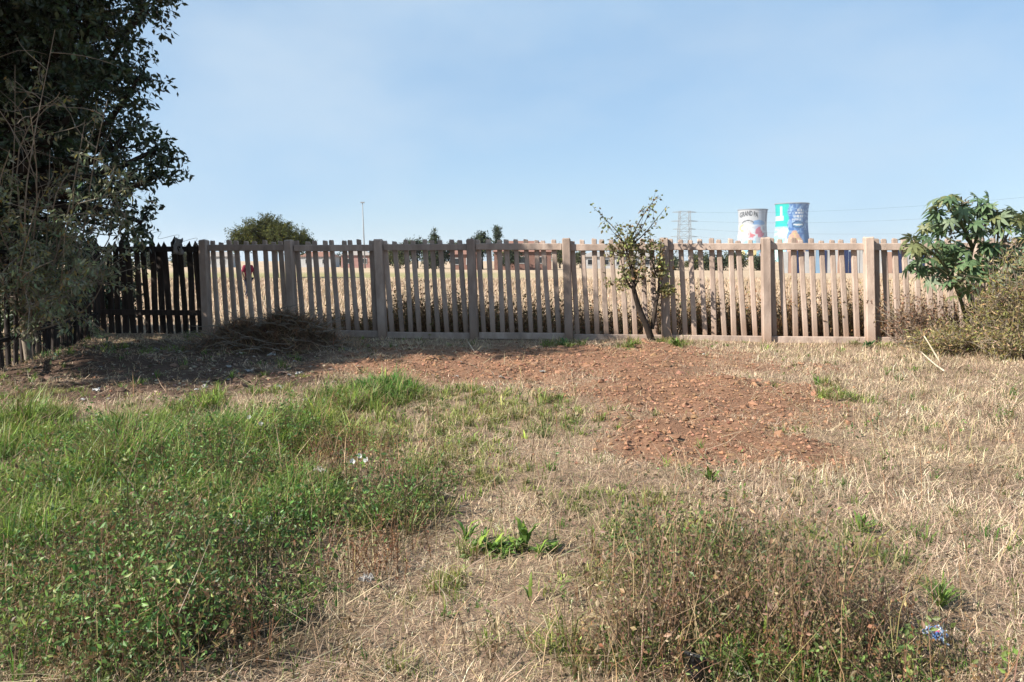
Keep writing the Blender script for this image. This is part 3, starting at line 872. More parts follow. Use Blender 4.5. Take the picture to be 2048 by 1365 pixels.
# ------------------------------------------------------------------ broad-leaved plants standing singly in the grass
def dock(label, px, py, h, nl, seed, group=None, upright=.3, cat='plant', c=(.095, .16, .035), wid=.13, name='dock_plant'):
    rr = random.Random(seed); x, y = at(px, py)
    root = empty(name, (x, y, hz(x, y)), label, cat, group)
    for k in range(nl):
        a = rr.uniform(0, 6.28); ln = h * rr.uniform(.65, 1.15); lean = rr.uniform(.1, 1.25) * (1 - upright)
        V, C, Q = [], [], []
        w = ln * wid * rr.uniform(.8, 1.2)
        cc = np.array(c) * rr.uniform(.7, 1.3) * ((1.5, 1.25, .9) if rr.random() < .25 else (1, 1, 1))
        pos = np.zeros(3); seg_n = 6
        side = np.array((-math.sin(a), math.cos(a), 0))
        for i in range(seg_n + 1):
            t = i / seg_n
            ww = w * .5 * (math.sin(math.pi * min(1, t * .86 + .1)) ** .8) if i < seg_n else 0.001
            le = lean + t * t * rr.uniform(.3, 1.5)
            dcur = np.array((math.cos(a) * math.sin(le), math.sin(a) * math.sin(le), math.cos(le)))
            if i: pos = pos + dcur * ln / seg_n
            nrm = np.cross(side, dcur)
            wav = rr.uniform(-.15, .15)
            for q, f in ((-1, .18 + wav), (0, 0), (1, .18 - wav)):
                V.append(pos + side * ww * q + nrm * ww * f * abs(q)); C.append(cc * (1.25 if q == 0 else 1) * (1 + .5 * t))
        for i in range(seg_n):
            for j in range(2):
                b = i * 3 + j; Q.append((b, b + 1, b + 4, b + 3))
        V = np.array(V); V[:, 2] = np.maximum(V[:, 2], .01)
        obj('leaf', np_mesh('leaf', V, [np.array(Q)], np.array(C), smooth=True), M_GREEN, root)
    DOCKS.append((x, y, h))
DOCKS = []
G1 = 'broad-leaved plants of the leafy patch amid the dry grass'
for k_i, (dx_, dy_, dh_, dn_, du_) in enumerate(((932, 1080, .15, 12, .5), (955, 1100, .10, 14, .1), (985, 1096, .12, 16, .15), (1008, 1108, .09, 14, .0), (1030, 1100, .11, 14, .2), (1050, 1094, .18, 8, .65),
                                                  (1078, 1104, .09, 14, .1), (1105, 1100, .11, 14, .2), (1000, 1088, .10, 12, .3), (965, 1086, .12, 10, .4))):
    dock('broad bright green leaves of a low plant in the leafy patch amid dry grass', dx_, dy_, dh_, dn_, 40 + k_i, G1, du_, wid=.24 if k_i % 3 else .15, c=(.11, .19, .04))
dock('dark green leafy rosette standing alone in pale grass beyond the foreground weeds', 1722, 1066, .13, 24, 5, None, .1)
dock('small green tuft at the edge of the tilled soil and dry grass', 1420, 962, .14, 16, 6, None, .4)
dock('upright green grassy clump in dry grass near the blue snack bag', 1880, 1212, .17, 46, 7, None, .45, wid=.045, name='grass_clump')
dock('single curled green leaf rising from the matted straw', 1060, 1200, .12, 2, 8, None, .5)
dock('leafy green weed growing at the base of the concrete fence below the sapling', 1352, 696, .24, 26, 9, None, .3, wid=.16, name='weed_plant')
dock('leafy green weed at the concrete fence base beside the shadow edge', 1128, 694, .20, 26, 10, None, .2, wid=.2, c=(.05, .11, .035), name='weed_plant')
dock('bluish green low weed at the fence base before the last clear post', 1738, 696, .18, 26, 11, None, .1, wid=.3, c=(.06, .12, .05), name='weed_plant')
dock('small green weed at the fence base close to the sapling trunk', 1262, 698, .15, 18, 12, None, .2, wid=.2, name='weed_plant')

# white trumpet flowers on the weeds
fl = [(716, 917), (500, 838), (522, 852), (703, 928), (736, 925)]
fme = []
for k, (px, py) in enumerate(fl):
    x, y = at(px, py, .20)
    if k == 0:
        a = np.linspace(0, 2 * math.pi, 10, endpoint=False)
        V = np.vstack([np.stack([r * np.cos(a) * (1 + .12 * np.cos(5 * a)), r * np.sin(a) * (1 + .12 * np.cos(5 * a)), np.full(10, z)], 1) for (r, z) in ((.003, 0), (.005, .02), (.019, .03))])
        ii = np.arange(2)[:, None] * 10 + np.arange(10)[None]; jj = np.arange(2)[:, None] * 10 + (np.arange(10)[None] + 1) % 10
        fme = np_mesh('petals', V, [np.stack([ii, jj, jj + 10, ii + 10], -1).reshape(-1, 4)], np.tile((.60, .60, .57), (30, 1)))
        sv, sf = tube([(0, 0, -.22), (.01, .01, -.1), (0, 0, .005)], .0025, 4)
        sme = np_mesh('stalk', sv, sf)
    root = empty('white_flower', (x, y, hz(x, y)), 'white trumpet flower on a thin stalk among the green weeds', 'flower', 'white flowers among the weeds')
    o = obj('petals', fme, M_SHRUB, root); o.location = (0, 0, .22); o.rotation_euler = (R(55), 0, rs.uniform(-.8, .8))
    o2 = obj('stalk', sme, M_STEM, root); o2.location = (0, 0, .22)

# ------------------------------------------------------------------ grass, weeds, clods (masses nobody could count)
def scatter(n, y0, y1, alpha, margin=1.4):
    """points over the seen wedge of ground, density falling with distance as 1/Y**alpha"""
    e = 2 - alpha
    u = rng.random(n)
    Y = (y0 ** e + u * (y1 ** e - y0 ** e)) ** (1 / e) if abs(e) > 1e-3 else y0 * (y1 / y0) ** u
    X = rng.uniform(-1, 1, n) * (.70 * Y + margin)
    return X, Y

def keep_litter(X, Y):
    m = np.ones(len(X), bool)
    for (x, y, s) in LIT:
        d = np.array((x, y)); d /= np.linalg.norm(d)
        dx, dy = X - x, Y - y
        t = dx * d[0] + dy * d[1]; c = -dx * d[1] + dy * d[0]
        m &= ~((np.abs(c) < s * .5) & (t > -s * 1.3) & (t < s * .5))
    return m

FLINE = lambda X: FY0 + (X - FX0) * FDY / FDX
def common(X, Y):
    return {'till': zmask(Z_TILL, X, Y), 'bare': zmask(Z_BARE, X, Y), 'green': zmask(Z_GREEN, X, Y), 'green2': zmask(Z_GREEN2, X, Y, 1.2, 1.3, 6),
            'weed': zmask(Z_WEED, X, Y, 1.0, 1.5, 7), 'rust': zmask(Z_RUST, X, Y, 1.0, 1.5, 8), 'front': Y < FLINE(X) - .22}

# dry grass
X, Y = scatter(54000, 2.2, 15.3, 1.15)
k_ = common(X, Y)
pr = 1 - .97 * zmask(Z_TILL, X, Y, 1.5, 1.4, 5) - .90 * k_['bare'] - .60 * k_['green'] - .68 * k_['weed'] - .25 * k_['green2']
pr = np.clip(pr, .03, 1) * (.45 + .9 * fbm(X, Y, .5, 30))
ok = (rng.random(len(X)) < pr) & k_['front'] & keep_litter(X, Y)
X, Y = X[ok], Y[ok]; till = k_['till'][ok]
per = 9
tuft_h = (.03 + .125 * fbm(X, Y, .55, 31) ** 1.9) * (1 + .25 * np.clip((X - .5) / 4, 0, 1)) * (1 - .5 * till)
hue = fbm(X, Y, 1.3, 32)[:, None]; hue2 = fbm(X, Y, .32, 36)[:, None]
base_c = np.array((.77, .58, .435)) * (1 - hue) + np.array((.72, .57, .35)) * hue
base_c = base_c * (.45 + 1.0 * hue2)
brownp = np.clip((fbm(X, Y, .7, 38) - .55) * 6, 0, 1)[:, None]
base_c = base_c * (1 - .5 * brownp) + np.array((.22, .15, .10)) * .5 * brownp
gm = np.clip(zmask(Z_GREEN, X, Y) + .5 * zmask(Z_GREEN2, X, Y) + .45 * zmask(Z_WEED, X, Y), 0, 1)[:, None]
base_c = base_c * (1 - .45 * gm) + np.array((.24, .21, .07)) * .45 * gm
n_ = len(X) * per
XX = np.repeat(X, per) + rng.normal(0, .035, n_) * (1 + .06 * np.repeat(Y, per)); YY = np.repeat(Y, per) + rng.normal(0, .035, n_) * (1 + .06 * np.repeat(Y, per))
ZZ = height(XX, YY)
hh = np.repeat(tuft_h, per) * np.exp(rng.normal(0, .38, n_))
lean = np.abs(rng.normal(.9, .5, n_)).clip(0, 1.5)
flatm = rng.random(n_) < .35; lean[flatm] = rng.uniform(1.2, 1.55, int(flatm.sum()))
c0 = vary(np.repeat(base_c, per, 0), n_, .2, .05)
dead = rng.random(n_) < .14; c0[dead] = vary((.13, .085, .055), int(dead.sum()), .25)
gr = rng.random(n_) < .06 + .10 * np.repeat(zmask(Z_GREEN2, X, Y), per); c0[gr] = vary((.14, .18, .045), int(gr.sum()), .2)
wd = (.0015 + .00036 * YY) * rng.uniform(.6, 1.4, n_)
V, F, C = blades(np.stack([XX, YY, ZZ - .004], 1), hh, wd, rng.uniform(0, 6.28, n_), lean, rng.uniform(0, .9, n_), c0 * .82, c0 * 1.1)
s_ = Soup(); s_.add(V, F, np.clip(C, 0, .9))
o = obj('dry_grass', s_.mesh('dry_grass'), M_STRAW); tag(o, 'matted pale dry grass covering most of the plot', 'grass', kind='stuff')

# green grass: tufts of blades arching out from a crown
X, Y = scatter(44000, 2.2, 15.2, 1.0)
k_ = common(X, Y)
pr = .95 * k_['green'] * (1 - .25 * k_['weed']) + .42 * k_['green2'] + .30 * k_['weed'] + .05 * k_['bare'] * (fbm(X, Y, .7, 41) > .55) + .012
pr *= (.15 + 1.5 * fbm(X, Y, .45, 40)) * (1 - .95 * k_['till'] * (k_['green2'] < .3))
ok = (rng.random(len(X)) < pr) & k_['front'] & keep_litter(X, Y)
X, Y = X[ok], Y[ok]; g1 = k_['green'][ok]; nt = len(X)
per = 18
th = (.07 + .38 * fbm(X, Y, .5, 42) ** 1.6) * (.55 + .55 * g1) * rng.uniform(.6, 1.35, nt)
hue = np.clip(fbm(X, Y, .9, 43) + rng.normal(0, .22, nt), 0, 1)[:, None]
g2 = (k_['green2'][ok] * (1 - g1))[:, None]
bc = np.array((.075, .20, .035)) * (1 - hue) + np.array((.26, .34, .055)) * hue
bc = bc * (1 - .55 * g2) + np.array((.36, .34, .11)) * .55 * g2
bc *= np.exp(rng.normal(0, .3, (nt, 1)))
brn = rng.random(nt) < .10; bc[brn] = (.26, .19, .09)
n_ = nt * per
az = rng.uniform(0, 6.28, n_)
rad_ = np.abs(rng.normal(0, .030, n_)) * (1 + .04 * np.repeat(Y, per))
XX = np.repeat(X, per) + rad_ * np.cos(az); YY = np.repeat(Y, per) + rad_ * np.sin(az)
c0 = vary(np.repeat(bc, per, 0), n_, .18, .06)
yl = rng.random(n_) < .14; c0[yl] = vary((.36, .30, .14), int(yl.sum()), .2)
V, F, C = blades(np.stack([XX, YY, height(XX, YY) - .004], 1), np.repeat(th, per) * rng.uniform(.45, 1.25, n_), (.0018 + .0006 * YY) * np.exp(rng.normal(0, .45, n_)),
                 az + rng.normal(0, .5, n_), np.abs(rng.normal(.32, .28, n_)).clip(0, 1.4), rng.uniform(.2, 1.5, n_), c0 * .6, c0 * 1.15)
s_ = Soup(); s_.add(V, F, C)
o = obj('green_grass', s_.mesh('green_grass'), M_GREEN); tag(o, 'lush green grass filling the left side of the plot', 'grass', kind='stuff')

# low leafy weeds: thin stems with small leaves
def weeds(name, label, X, Y, hts, nl, leaf, cols, mat, slim=.5, stem_c=(.16, .12, .06), spread=.5, dv=.25, tuft=True):
    n = len(X)
    if not n: return
    Z = height(X, Y)
    az = rng.uniform(0, 6.28, n); lean = np.abs(rng.normal(.3, .35, n)).clip(0, 1.3)
    ax = np.stack([np.cos(az) * np.sin(lean), np.sin(az) * np.sin(lean), np.cos(lean)], 1)
    P0 = np.stack([X, Y, Z], 1)
    s = Soup()
    sc_ = vary(stem_c, n, .25)
    V, F, C = blades(P0 - (0, 0, .005), hts * 1.02, (.0030 + .0005 * Y), az, lean, np.zeros(n), sc_, sc_); s.add(V, F, C)
    t = rng.uniform(.15, 1.05, (n, nl, 1))
    P = P0[:, None] + ax[:, None] * hts[:, None, None] * t + rng.normal(0, .018, (n, nl, 3)) * spread * 2
    D = rng.normal(size=(n, nl, 3)) + (0, 0, .25)
    cc = np.array(cols)[rng.integers(0, len(cols), n)][:, None] * np.ones((1, nl, 1))
    P, D = P.reshape(-1, 3), D.reshape(-1, 3); P[:, 2] = np.maximum(P[:, 2], np.repeat(Z, nl) + .006)
    ln = leaf * np.clip(np.exp(rng.normal(-.1, .40, n * nl)) * np.repeat(np.exp(rng.normal(0, .25, n)), nl), .3, 1.7) * np.repeat(1 + .03 * Y, nl)
    V, F, C = leaf_quads(P, D, ln, ln * slim * rng.uniform(.6, 1.3, n * nl), vary(cc.reshape(-1, 3), n * nl, dv, .08)); s.add(V, F, C)
    for _ in range(2):      # bare side stems
        a2 = rng.uniform(0, 6.28, n); t0 = rng.uniform(.1, .6, n)[:, None]
        V, F, C = blades(P0 + ax * hts[:, None] * t0, hts * rng.uniform(.3, .8, n), (.0016 + .0004 * Y), a2, rng.uniform(.3, 1.2, n), rng.normal(0, .3, n), sc_ * 1.2, sc_ * 1.3); s.add(V, F, C)
    o = obj(name, s.mesh(name), mat)
    return tag(o, label, 'weeds', kind='stuff')

X, Y = scatter(30000, 2.2, 13.5, 1.0)
k_ = common(X, Y)
pr = k_['weed'] * (.25 + 1.2 * fbm(X, Y, .5, 50)) + .16 * k_['green'] + .015
ok = (rng.random(len(X)) < pr * (1 - k_['till']) * (1 - .8 * k_['bare'])) & keep_litter(X, Y)
X, Y = X[ok], Y[ok]
weeds('leafy_weeds', 'low leafy olive green weeds covering the near ground', X, Y, (.08 + .17 * fbm(X, Y, .6, 51)) * rng.uniform(.6, 1.3, len(X)), 16, .0185,
      [(.12, .18, .045), (.15, .20, .05), (.085, .13, .035), (.20, .21, .07), (.15, .105, .05), (.11, .17, .05)], M_WEED)

ZM_L = [zone(420, 960, 200, 55), zone(180, 930, 140, 35), zone(300, 1180, 330, 120), zone(230, 1300, 330, 100), zone(600, 1060, 190, 70), zone(790, 1040, 90, 55), zone(560, 900, 120, 35), zone(90, 1010, 120, 40)]
ZM_R = [zone(1240, 1330, 180, 50), zone(1480, 1160, 240, 85), zone(1560, 1290, 290, 75), zone(1360, 1290, 160, 60), zone(1700, 1260, 120, 60)]
X, Y = scatter(38000, 2.3, 11, 1.3)
mL, mR = zmask(ZM_L, X, Y, 1.1, 1.2, 9), zmask(ZM_R, X, Y, 1.2, 1.2, 12)
ok = (rng.random(len(X)) < np.maximum(mL, mR) * (.15 + 1.3 * fbm(X, Y, .55, 55) ** 1.5) * .8) & keep_litter(X, Y)
X, Y, mL, mR = X[ok], Y[ok], mL[ok], mR[ok]
ht = (.10 + 1.0 * fbm(X, Y, .42, 56) ** 1.8) * rng.uniform(.5, 1.15, len(X)) * (.45 + .55 * np.maximum(mL, mR))
lft = mL >= mR
weeds('bushy_weeds', 'tall tangled green weeds mounding over the left foreground', X[lft], Y[lft], ht[lft], 30, .021,
      [(.10, .19, .04), (.13, .23, .05), (.06, .13, .035), (.19, .23, .06), (.19, .12, .06), (.10, .20, .05)], M_WEED, .45, (.16, .11, .06), 1.5)
topgreen = (Y > 3.3)
for nm, lb, sel, cols_ in (('bushy_weeds', 'dark leafy green weeds mounded in the right foreground beyond the brown ones', ~lft & topgreen, [(.09, .14, .04), (.12, .17, .05), (.07, .10, .035), (.18, .13, .07), (.15, .16, .06)]),
                           ('bushy_weeds', 'brown drying weeds and twigs tangled in the right foreground', ~lft & ~topgreen, [(.20, .13, .075), (.26, .17, .10), (.14, .09, .055), (.10, .13, .045), (.30, .22, .13), (.17, .10, .06)])):
    weeds(nm, lb, X[sel], Y[sel], ht[sel], 26, .018, cols_, M_WEED, .45, (.24, .16, .10), 1.4)

X, Y = scatter(26000, 2.2, 12, 1.0)
k_ = common(X, Y)
ok = (rng.random(len(X)) < (k_['rust'] * (.15 + 1.1 * fbm(X, Y, .45, 60)) + .03 * k_['weed']) * (1 - k_['till'])) & keep_litter(X, Y)
X, Y = X[ok], Y[ok]
weeds('seeding_weeds', 'rust brown dried seed heads standing among the weeds', X, Y, (.09 + .17 * fbm(X, Y, .5, 61)) * rng.uniform(.6, 1.4, len(X)), 14, .012,
      [(.22, .105, .05), (.28, .15, .075), (.17, .085, .045), (.32, .21, .11)], M_WEED, .6, (.20, .11, .06), .25)

# long bent stalks standing through the weeds
X, Y = scatter(9000, 2.3, 9, 1.2)
k_ = common(X, Y)
ok = (rng.random(len(X)) < .75 * np.maximum(k_['weed'], k_['rust']) + .12 * (1 - k_['till']) * (1 - k_['bare'])) & keep_litter(X, Y)
X, Y = X[ok], Y[ok]; n_ = len(X)
c0 = vary(np.array([(.46, .34, .20), (.30, .18, .10), (.36, .30, .13), (.24, .13, .075)])[rng.integers(0, 4, n_)], n_, .2)
V, F, C = blades(np.stack([X, Y, height(X, Y)], 1), rng.uniform(.14, .50, n_), (.0022 + .0005 * Y) * rng.uniform(.6, 1.3, n_), rng.uniform(0, 6.28, n_), np.abs(rng.normal(.4, .4, n_)).clip(0, 1.4), rng.uniform(0, 1.0, n_), c0 * .8, c0 * 1.1)
s_ = Soup(); s_.add(V, F, C)
o = obj('weed_stalks', s_.mesh('weed_stalks'), M_STRAW); tag(o, 'long bent dry stalks standing up through the weeds', 'stalks', kind='stuff')

# straw stalks lying about
X, Y = scatter(26000, 2.2, 14.5, .9)
k_ = common(X, Y)
ok = (rng.random(len(X)) < (.42 - .15 * k_['till'] - .2 * k_['bare'] - .3 * k_['green'] - .25 * k_['weed'])) & k_['front'] & keep_litter(X, Y)
X, Y = X[ok], Y[ok]; n_ = len(X)
c0 = vary(np.array([(.46, .37, .25), (.40, .30, .19), (.28, .19, .12)])[rng.integers(0, 3, n_)], n_, .18)
V, F, C = blades(np.stack([X, Y, height(X, Y) + rng.uniform(.005, .06, n_)], 1), rng.uniform(.08, .42, n_), (.003 + .0004 * Y), rng.uniform(0, 6.28, n_), rng.uniform(1.25, 1.6, n_), rng.normal(0, .2, n_), c0, c0)
s_ = Soup(); s_.add(V, F, C)
o = obj('loose_straw', s_.mesh('loose_straw'), M_STRAW); tag(o, 'loose straw stalks lying over the grass and soil', 'straw', kind='stuff')

# clods of tilled earth
X, Y = scatter(26000, 5.3, 15.2, .8)
tl, bl = zmask(Z_TILL, X, Y), zmask(Z_BARE, X, Y)
far_ = np.clip((Y - 8.0) / 2.2, .65, 1)
ok = (rng.random(len(X)) < (tl * far_ * np.clip(fbm(X, Y, .55, 70) * 2.6 - .75, .08, 1) + .25 * bl)) & (Y < FLINE(X) - .2)
X, Y = X[ok], Y[ok]; n_ = len(X)
phi = (1 + 5 ** .5) / 2
ico = unit(np.array([(-1, phi, 0), (1, phi, 0), (-1, -phi, 0), (1, -phi, 0), (0, -1, phi), (0, 1, phi), (0, -1, -phi), (0, 1, -phi), (phi, 0, -1), (phi, 0, 1), (-phi, 0, -1), (-phi, 0, 1)]))
icf = np.array([(0, 11, 5), (0, 5, 1), (0, 1, 7), (0, 7, 10), (0, 10, 11), (1, 5, 9), (5, 11, 4), (11, 10, 2), (10, 7, 6), (7, 1, 8), (3, 9, 4), (3, 4, 2), (3, 2, 6), (3, 6, 8), (3, 8, 9), (4, 9, 5), (2, 4, 11), (6, 2, 10), (8, 6, 7), (9, 8, 1)])
sz = np.exp(rng.normal(math.log(.0150), .62, n_)).clip(.006, .06)
V = ico[None] * rng.uniform(.6, 1.3, (n_, 12, 1)) * (sz[:, None] * rng.uniform(.7, 1.4, (n_, 3)))[:, None] * (1, 1, .62)
V = V + np.stack([X, Y, height(X, Y) + sz * .12], 1)[:, None]
blc = zmask(Z_BARE, X, Y)[:, None] * (1 - zmask(Z_TILL, X, Y)[:, None])
cc = vary(np.array((.258, .144, .090)) * (1 - blc) + np.array((.13, .085, .062)) * blc, n_, .18, .04)
o = obj('soil_clods', np_mesh('soil_clods', V.reshape(-1, 3), [(np.arange(n_)[:, None, None] * 12 + icf[None]).reshape(-1, 3)], np.repeat(cc, 12, 0)), leaf_mat('clod_earth', 0, .95, .1))
tag(o, 'broken clods of red brown earth on the tilled ground', 'soil', kind='stuff')
X, Y = scatter(70000, 5.3, 15.2, 1.0)
ok = (rng.random(len(X)) < zmask(Z_TILL, X, Y, 1.5) * (.25 + .9 * fbm(X, Y, .35, 75)) + .02) & (Y < FLINE(X) - .2)
X, Y = X[ok], Y[ok]; n_ = len(X)
octv = np.array([(1, 0, 0), (0, 1, 0), (-1, 0, 0), (0, -1, 0), (0, 0, 1), (0, 0, -1)], float)
octf = np.array([(0, 1, 4), (1, 2, 4), (2, 3, 4), (3, 0, 4), (1, 0, 5), (2, 1, 5), (3, 2, 5), (0, 3, 5)])
sz = .005 + .020 * rng.random(n_) ** 2; ra = rng.uniform(0, 6.28, n_)
V = octv[None] * rng.uniform(.6, 1.4, (n_, 6, 1)) * sz[:, None, None]
V = np.stack([V[..., 0] * np.cos(ra)[:, None] - V[..., 1] * np.sin(ra)[:, None], V[..., 0] * np.sin(ra)[:, None] + V[..., 1] * np.cos(ra)[:, None], V[..., 2] * .8], -1)
V = V + np.stack([X, Y, height(X, Y) + sz * .3], 1)[:, None]
cc = vary((.262, .146, .092), n_, .28, .05)
o = obj('soil_crumbs', np_mesh('soil_crumbs', V.reshape(-1, 3), [(np.arange(n_)[:, None, None] * 6 + octf[None]).reshape(-1, 3)], np.repeat(cc, 6, 0)), bpy.data.materials['clod_earth'])
tag(o, 'fine crumbs of red brown earth over the tilled ground', 'soil', kind='stuff')

# fallen leaves and scraps on the shaded earth
X, Y = scatter(14000, 8.5, 15.4, .6)
ok = (rng.random(len(X)) < zmask(Z_BARE, X, Y) * .8) & (Y < FLINE(X) - .1)
X, Y = X[ok], Y[ok]; n_ = len(X)
c0 = vary(np.array([(.22, .16, .10), (.14, .09, .06), (.38, .31, .23), (.12, .10, .06)])[rng.integers(0, 4, n_)], n_, .3)
D = rng.normal(size=(n_, 3)) * (1, 1, .25)
ln = rng.uniform(.03, .09, n_)
V, F, C = leaf_quads(np.stack([X, Y, height(X, Y) + .012], 1), D, ln, ln * .5, c0); V[:, 2] = np.maximum(V[:, 2], height(V[:, 0], V[:, 1]) + .004)
s_ = Soup(); s_.add(V, F, C)
o = obj('leaf_litter', s_.mesh('leaf_litter'), M_STRAW); tag(o, 'fallen leaves strewn over the shaded bare earth', 'leaf litter', kind='stuff')

# field beyond the fence
X, Y = scatter(56000, 15.2, 60, 1.25, 3)
ok = Y > FLINE(X) + .25
X, Y = X[ok], Y[ok]; n_ = len(X)
hue = fbm(X, Y, 4, 80)[:, None]
c0 = vary(np.array((.58, .445, .325)) * (1 - hue) + np.array((.47, .345, .225)) * hue, n_, .15, .04)
V, F, C = blades(np.stack([X, Y, height(X, Y)], 1), rng.uniform(.12, .42, n_) * (.6 + .8 * fbm(X, Y, 2, 81)), .007 + .0007 * Y, rng.uniform(0, 6.28, n_), np.abs(rng.normal(.2, .25, n_)), rng.uniform(0, .6, n_), c0 * .85, c0 * 1.05)
s_ = Soup(); s_.add(V, F, C)
o = obj('field_grass', s_.mesh('field_grass'), M_STRAW); tag(o, 'golden dry grass of the open field behind the fence', 'grass', kind='stuff')

# tall dead weeds along the back of the fence
bands = [(770, 1010, 680, 1.05), (1010, 1140, 260, .9), (1150, 1330, 300, .7), (1335, 1560, 640, .95), (1560, 1740, 560, 1.0), (1750, 1900, 380, .95), (600, 770, 240, .55), (440, 600, 80, .4)]
Xs, Ys, Hs = [], [], []
for (a, b, n, h) in bands:
    px = rng.uniform(a, b, n); Yb = 15.0 + rng.uniform(.0, 1.5, n)
    Xb = (px - 1024) / F_PX * Yb; Yb = FLINE(Xb) + .3 + rng.random(n) ** 1.5 * 1.6
    Xs.append(Xb); Ys.append(Yb); Hs.append(h * rng.uniform(.35, 1.05, n) * (.55 + .7 * vnoise(Xb, Yb, .45, 90)))
X, Y, Hh = map(np.concatenate, (Xs, Ys, Hs))
weeds('tall_weeds', 'tall rusty dead weeds growing along the far side of the fence', X, Y, Hh, 22, .030,
      [(.25, .135, .055), (.30, .19, .085), (.18, .12, .05), (.17, .15, .055), (.22, .11, .055)], M_STRAW, .5, (.24, .14, .07), 1.4)

# ------------------------------------------------------------------ person walking in the field
pe = empty('person', (*at(497, 601), 0), 'person in a red top and dark trousers walking beyond the concrete fence', 'person')
def skin(name, verts, edges, rad, mat, root_i=0):
    me = bpy.data.meshes.new(name); me.from_pydata(verts, edges, []); me.materials.append(mat)
    o = bpy.data.objects.new(name, me); link(o, pe)
    sk = o.modifiers.new('skin', 'SKIN'); sk.use_smooth_shade = True
    for i, v in enumerate(me.skin_vertices[0].data):
        r = rad[i]; v.radius = r if isinstance(r, tuple) else (r, r); v.use_root = (i == root_i)
    ss = o.modifiers.new('sub', 'SUBSURF'); ss.levels = 1; ss.render_levels = 2
    return o
bv_ = [(0, 0, .86), (0, 0, 1.05), (0, 0, 1.28), (0, 0, 1.38), (0, -.01, 1.46), (0, -.02, 1.56), (0, -.01, 1.62),
       (-.17, 0, 1.30), (-.22, .06, 1.06), (-.21, -.02, .86), (-.21, -.05, .79), (.17, 0, 1.30), (.22, -.06, 1.06), (.21, -.14, .88), (.21, -.17, .81),
       (-.09, 0, .80), (-.10, -.10, .44), (-.10, -.06, .08), (-.10, -.20, .04), (.09, 0, .80), (.10, .12, .44), (.10, .24, .10), (.10, .12, .03)]
be = [(0, 1), (1, 2), (2, 3), (3, 4), (4, 5), (5, 6), (2, 7), (7, 8), (8, 9), (9, 10), (2, 11), (11, 12), (12, 13), (13, 14), (0, 15), (15, 16), (16, 17), (17, 18), (0, 19), (19, 20), (20, 21), (21, 22)]
brd = [(.14, .10), (.13, .09), (.14, .10), .055, .075, .085, .05, .055, .042, .032, .035, .055, .042, .032, .035, .085, .058, .04, .035, .085, .058, .04, .035]
skin('body', bv_, be, brd, M_SKIN)
skin('shirt', [(0, 0, .86), (0, 0, 1.05), (0, 0, 1.28), (0, 0, 1.37), (-.17, 0, 1.30), (-.22, .05, 1.08), (.17, 0, 1.30), (.22, -.05, 1.08)],
     [(0, 1), (1, 2), (2, 3), (2, 4), (4, 5), (2, 6), (6, 7)], [(.17, .12), (.16, .115), (.165, .12), .07, .075, .06, .075, .06], M_SHIRT)
skin('trousers', [(0, 0, .90), (-.09, 0, .80), (-.10, -.10, .44), (-.10, -.06, .12), (.09, 0, .80), (.10, .12, .44), (.10, .24, .14)],
     [(0, 1), (1, 2), (2, 3), (0, 4), (4, 5), (5, 6)], [(.155, .12), .10, .075, .06, .10, .075, .06], M_PANTS)
pe.rotation_euler = (0, 0, R(60))

# ------------------------------------------------------------------ acacia in the field
Ya = 66
ac = [LB(px, py, Ya + dy, r) for (px, py, dy, r) in ((480, 474, 0, .95), (508, 460, -1, 1.0), (540, 453, 0, 1.1), (572, 462, 1, 1.0), (600, 476, 0, .9), (520, 474, 2, 1.2), (560, 476, -2, 1.1), (540, 470, 0, 1.3), (488, 488, 1, .8), (590, 490, -1, .8), (455 + 15, 490, 0, .6), (612, 484, 0, .6))]
b_ = pt(553, 556, Ya)
lobed_tree('acacia_tree', 'wide dome-crowned thorn tree standing in the golden field', 'tree', (b_[0], b_[1], 0), ac, .13, 34, 110, .20, (.075, .085, .028), M_FAR, .22,
           trunk_top=(b_[0], b_[1], 2.4), seed=8, twig_r=.03, yel=.12)

# ------------------------------------------------------------------ far trees
def far_tree(name, label, px, top, wpx, Y, kind, c, group=None, seed=1):
    b = pt(px, 530, Y); zt = pt(px, top, Y)[2]; w = wpx * Y / F_PX
    rr = random.Random(seed); lob = []
    if kind == 'cone':
        n = 6
        for i in range(n):
            t = i / (n - 1); lob.append((b[0] + rr.uniform(-.1, .1) * w, Y, zt * (.25 + .72 * t), max(.25, w * .5 * (1 - t) + .12)))
        dens = 40
    elif kind == 'column':
        for i in range(5): lob.append((b[0], Y, zt * (.3 + .15 * i), w * .5))
        dens = 60
    else:
        for i in range(7):
            a = rr.uniform(0, 6.28); q = rr.uniform(.1, .55)
            lob.append((b[0] + w * .5 * q * math.cos(a) * 1.3, Y + w * .4 * q * math.sin(a), zt * rr.uniform(.45, .8), w * rr.uniform(.2, .3)))
        lob.append((b[0], Y, zt - w * .22, w * .22))
        dens = 14
    s = max(.3, w * .055)
    return lobed_tree(name, label, 'tree', (b[0], Y, 0), lob, s * 1.15, 12, dens * 2.0 / max(w * .25, .8) ** 1.2, s * 1.2, c, M_FAR, w * .03 + .05, group, trunk_top=(b[0], Y, zt * .3), seed=seed, twig_r=.03)

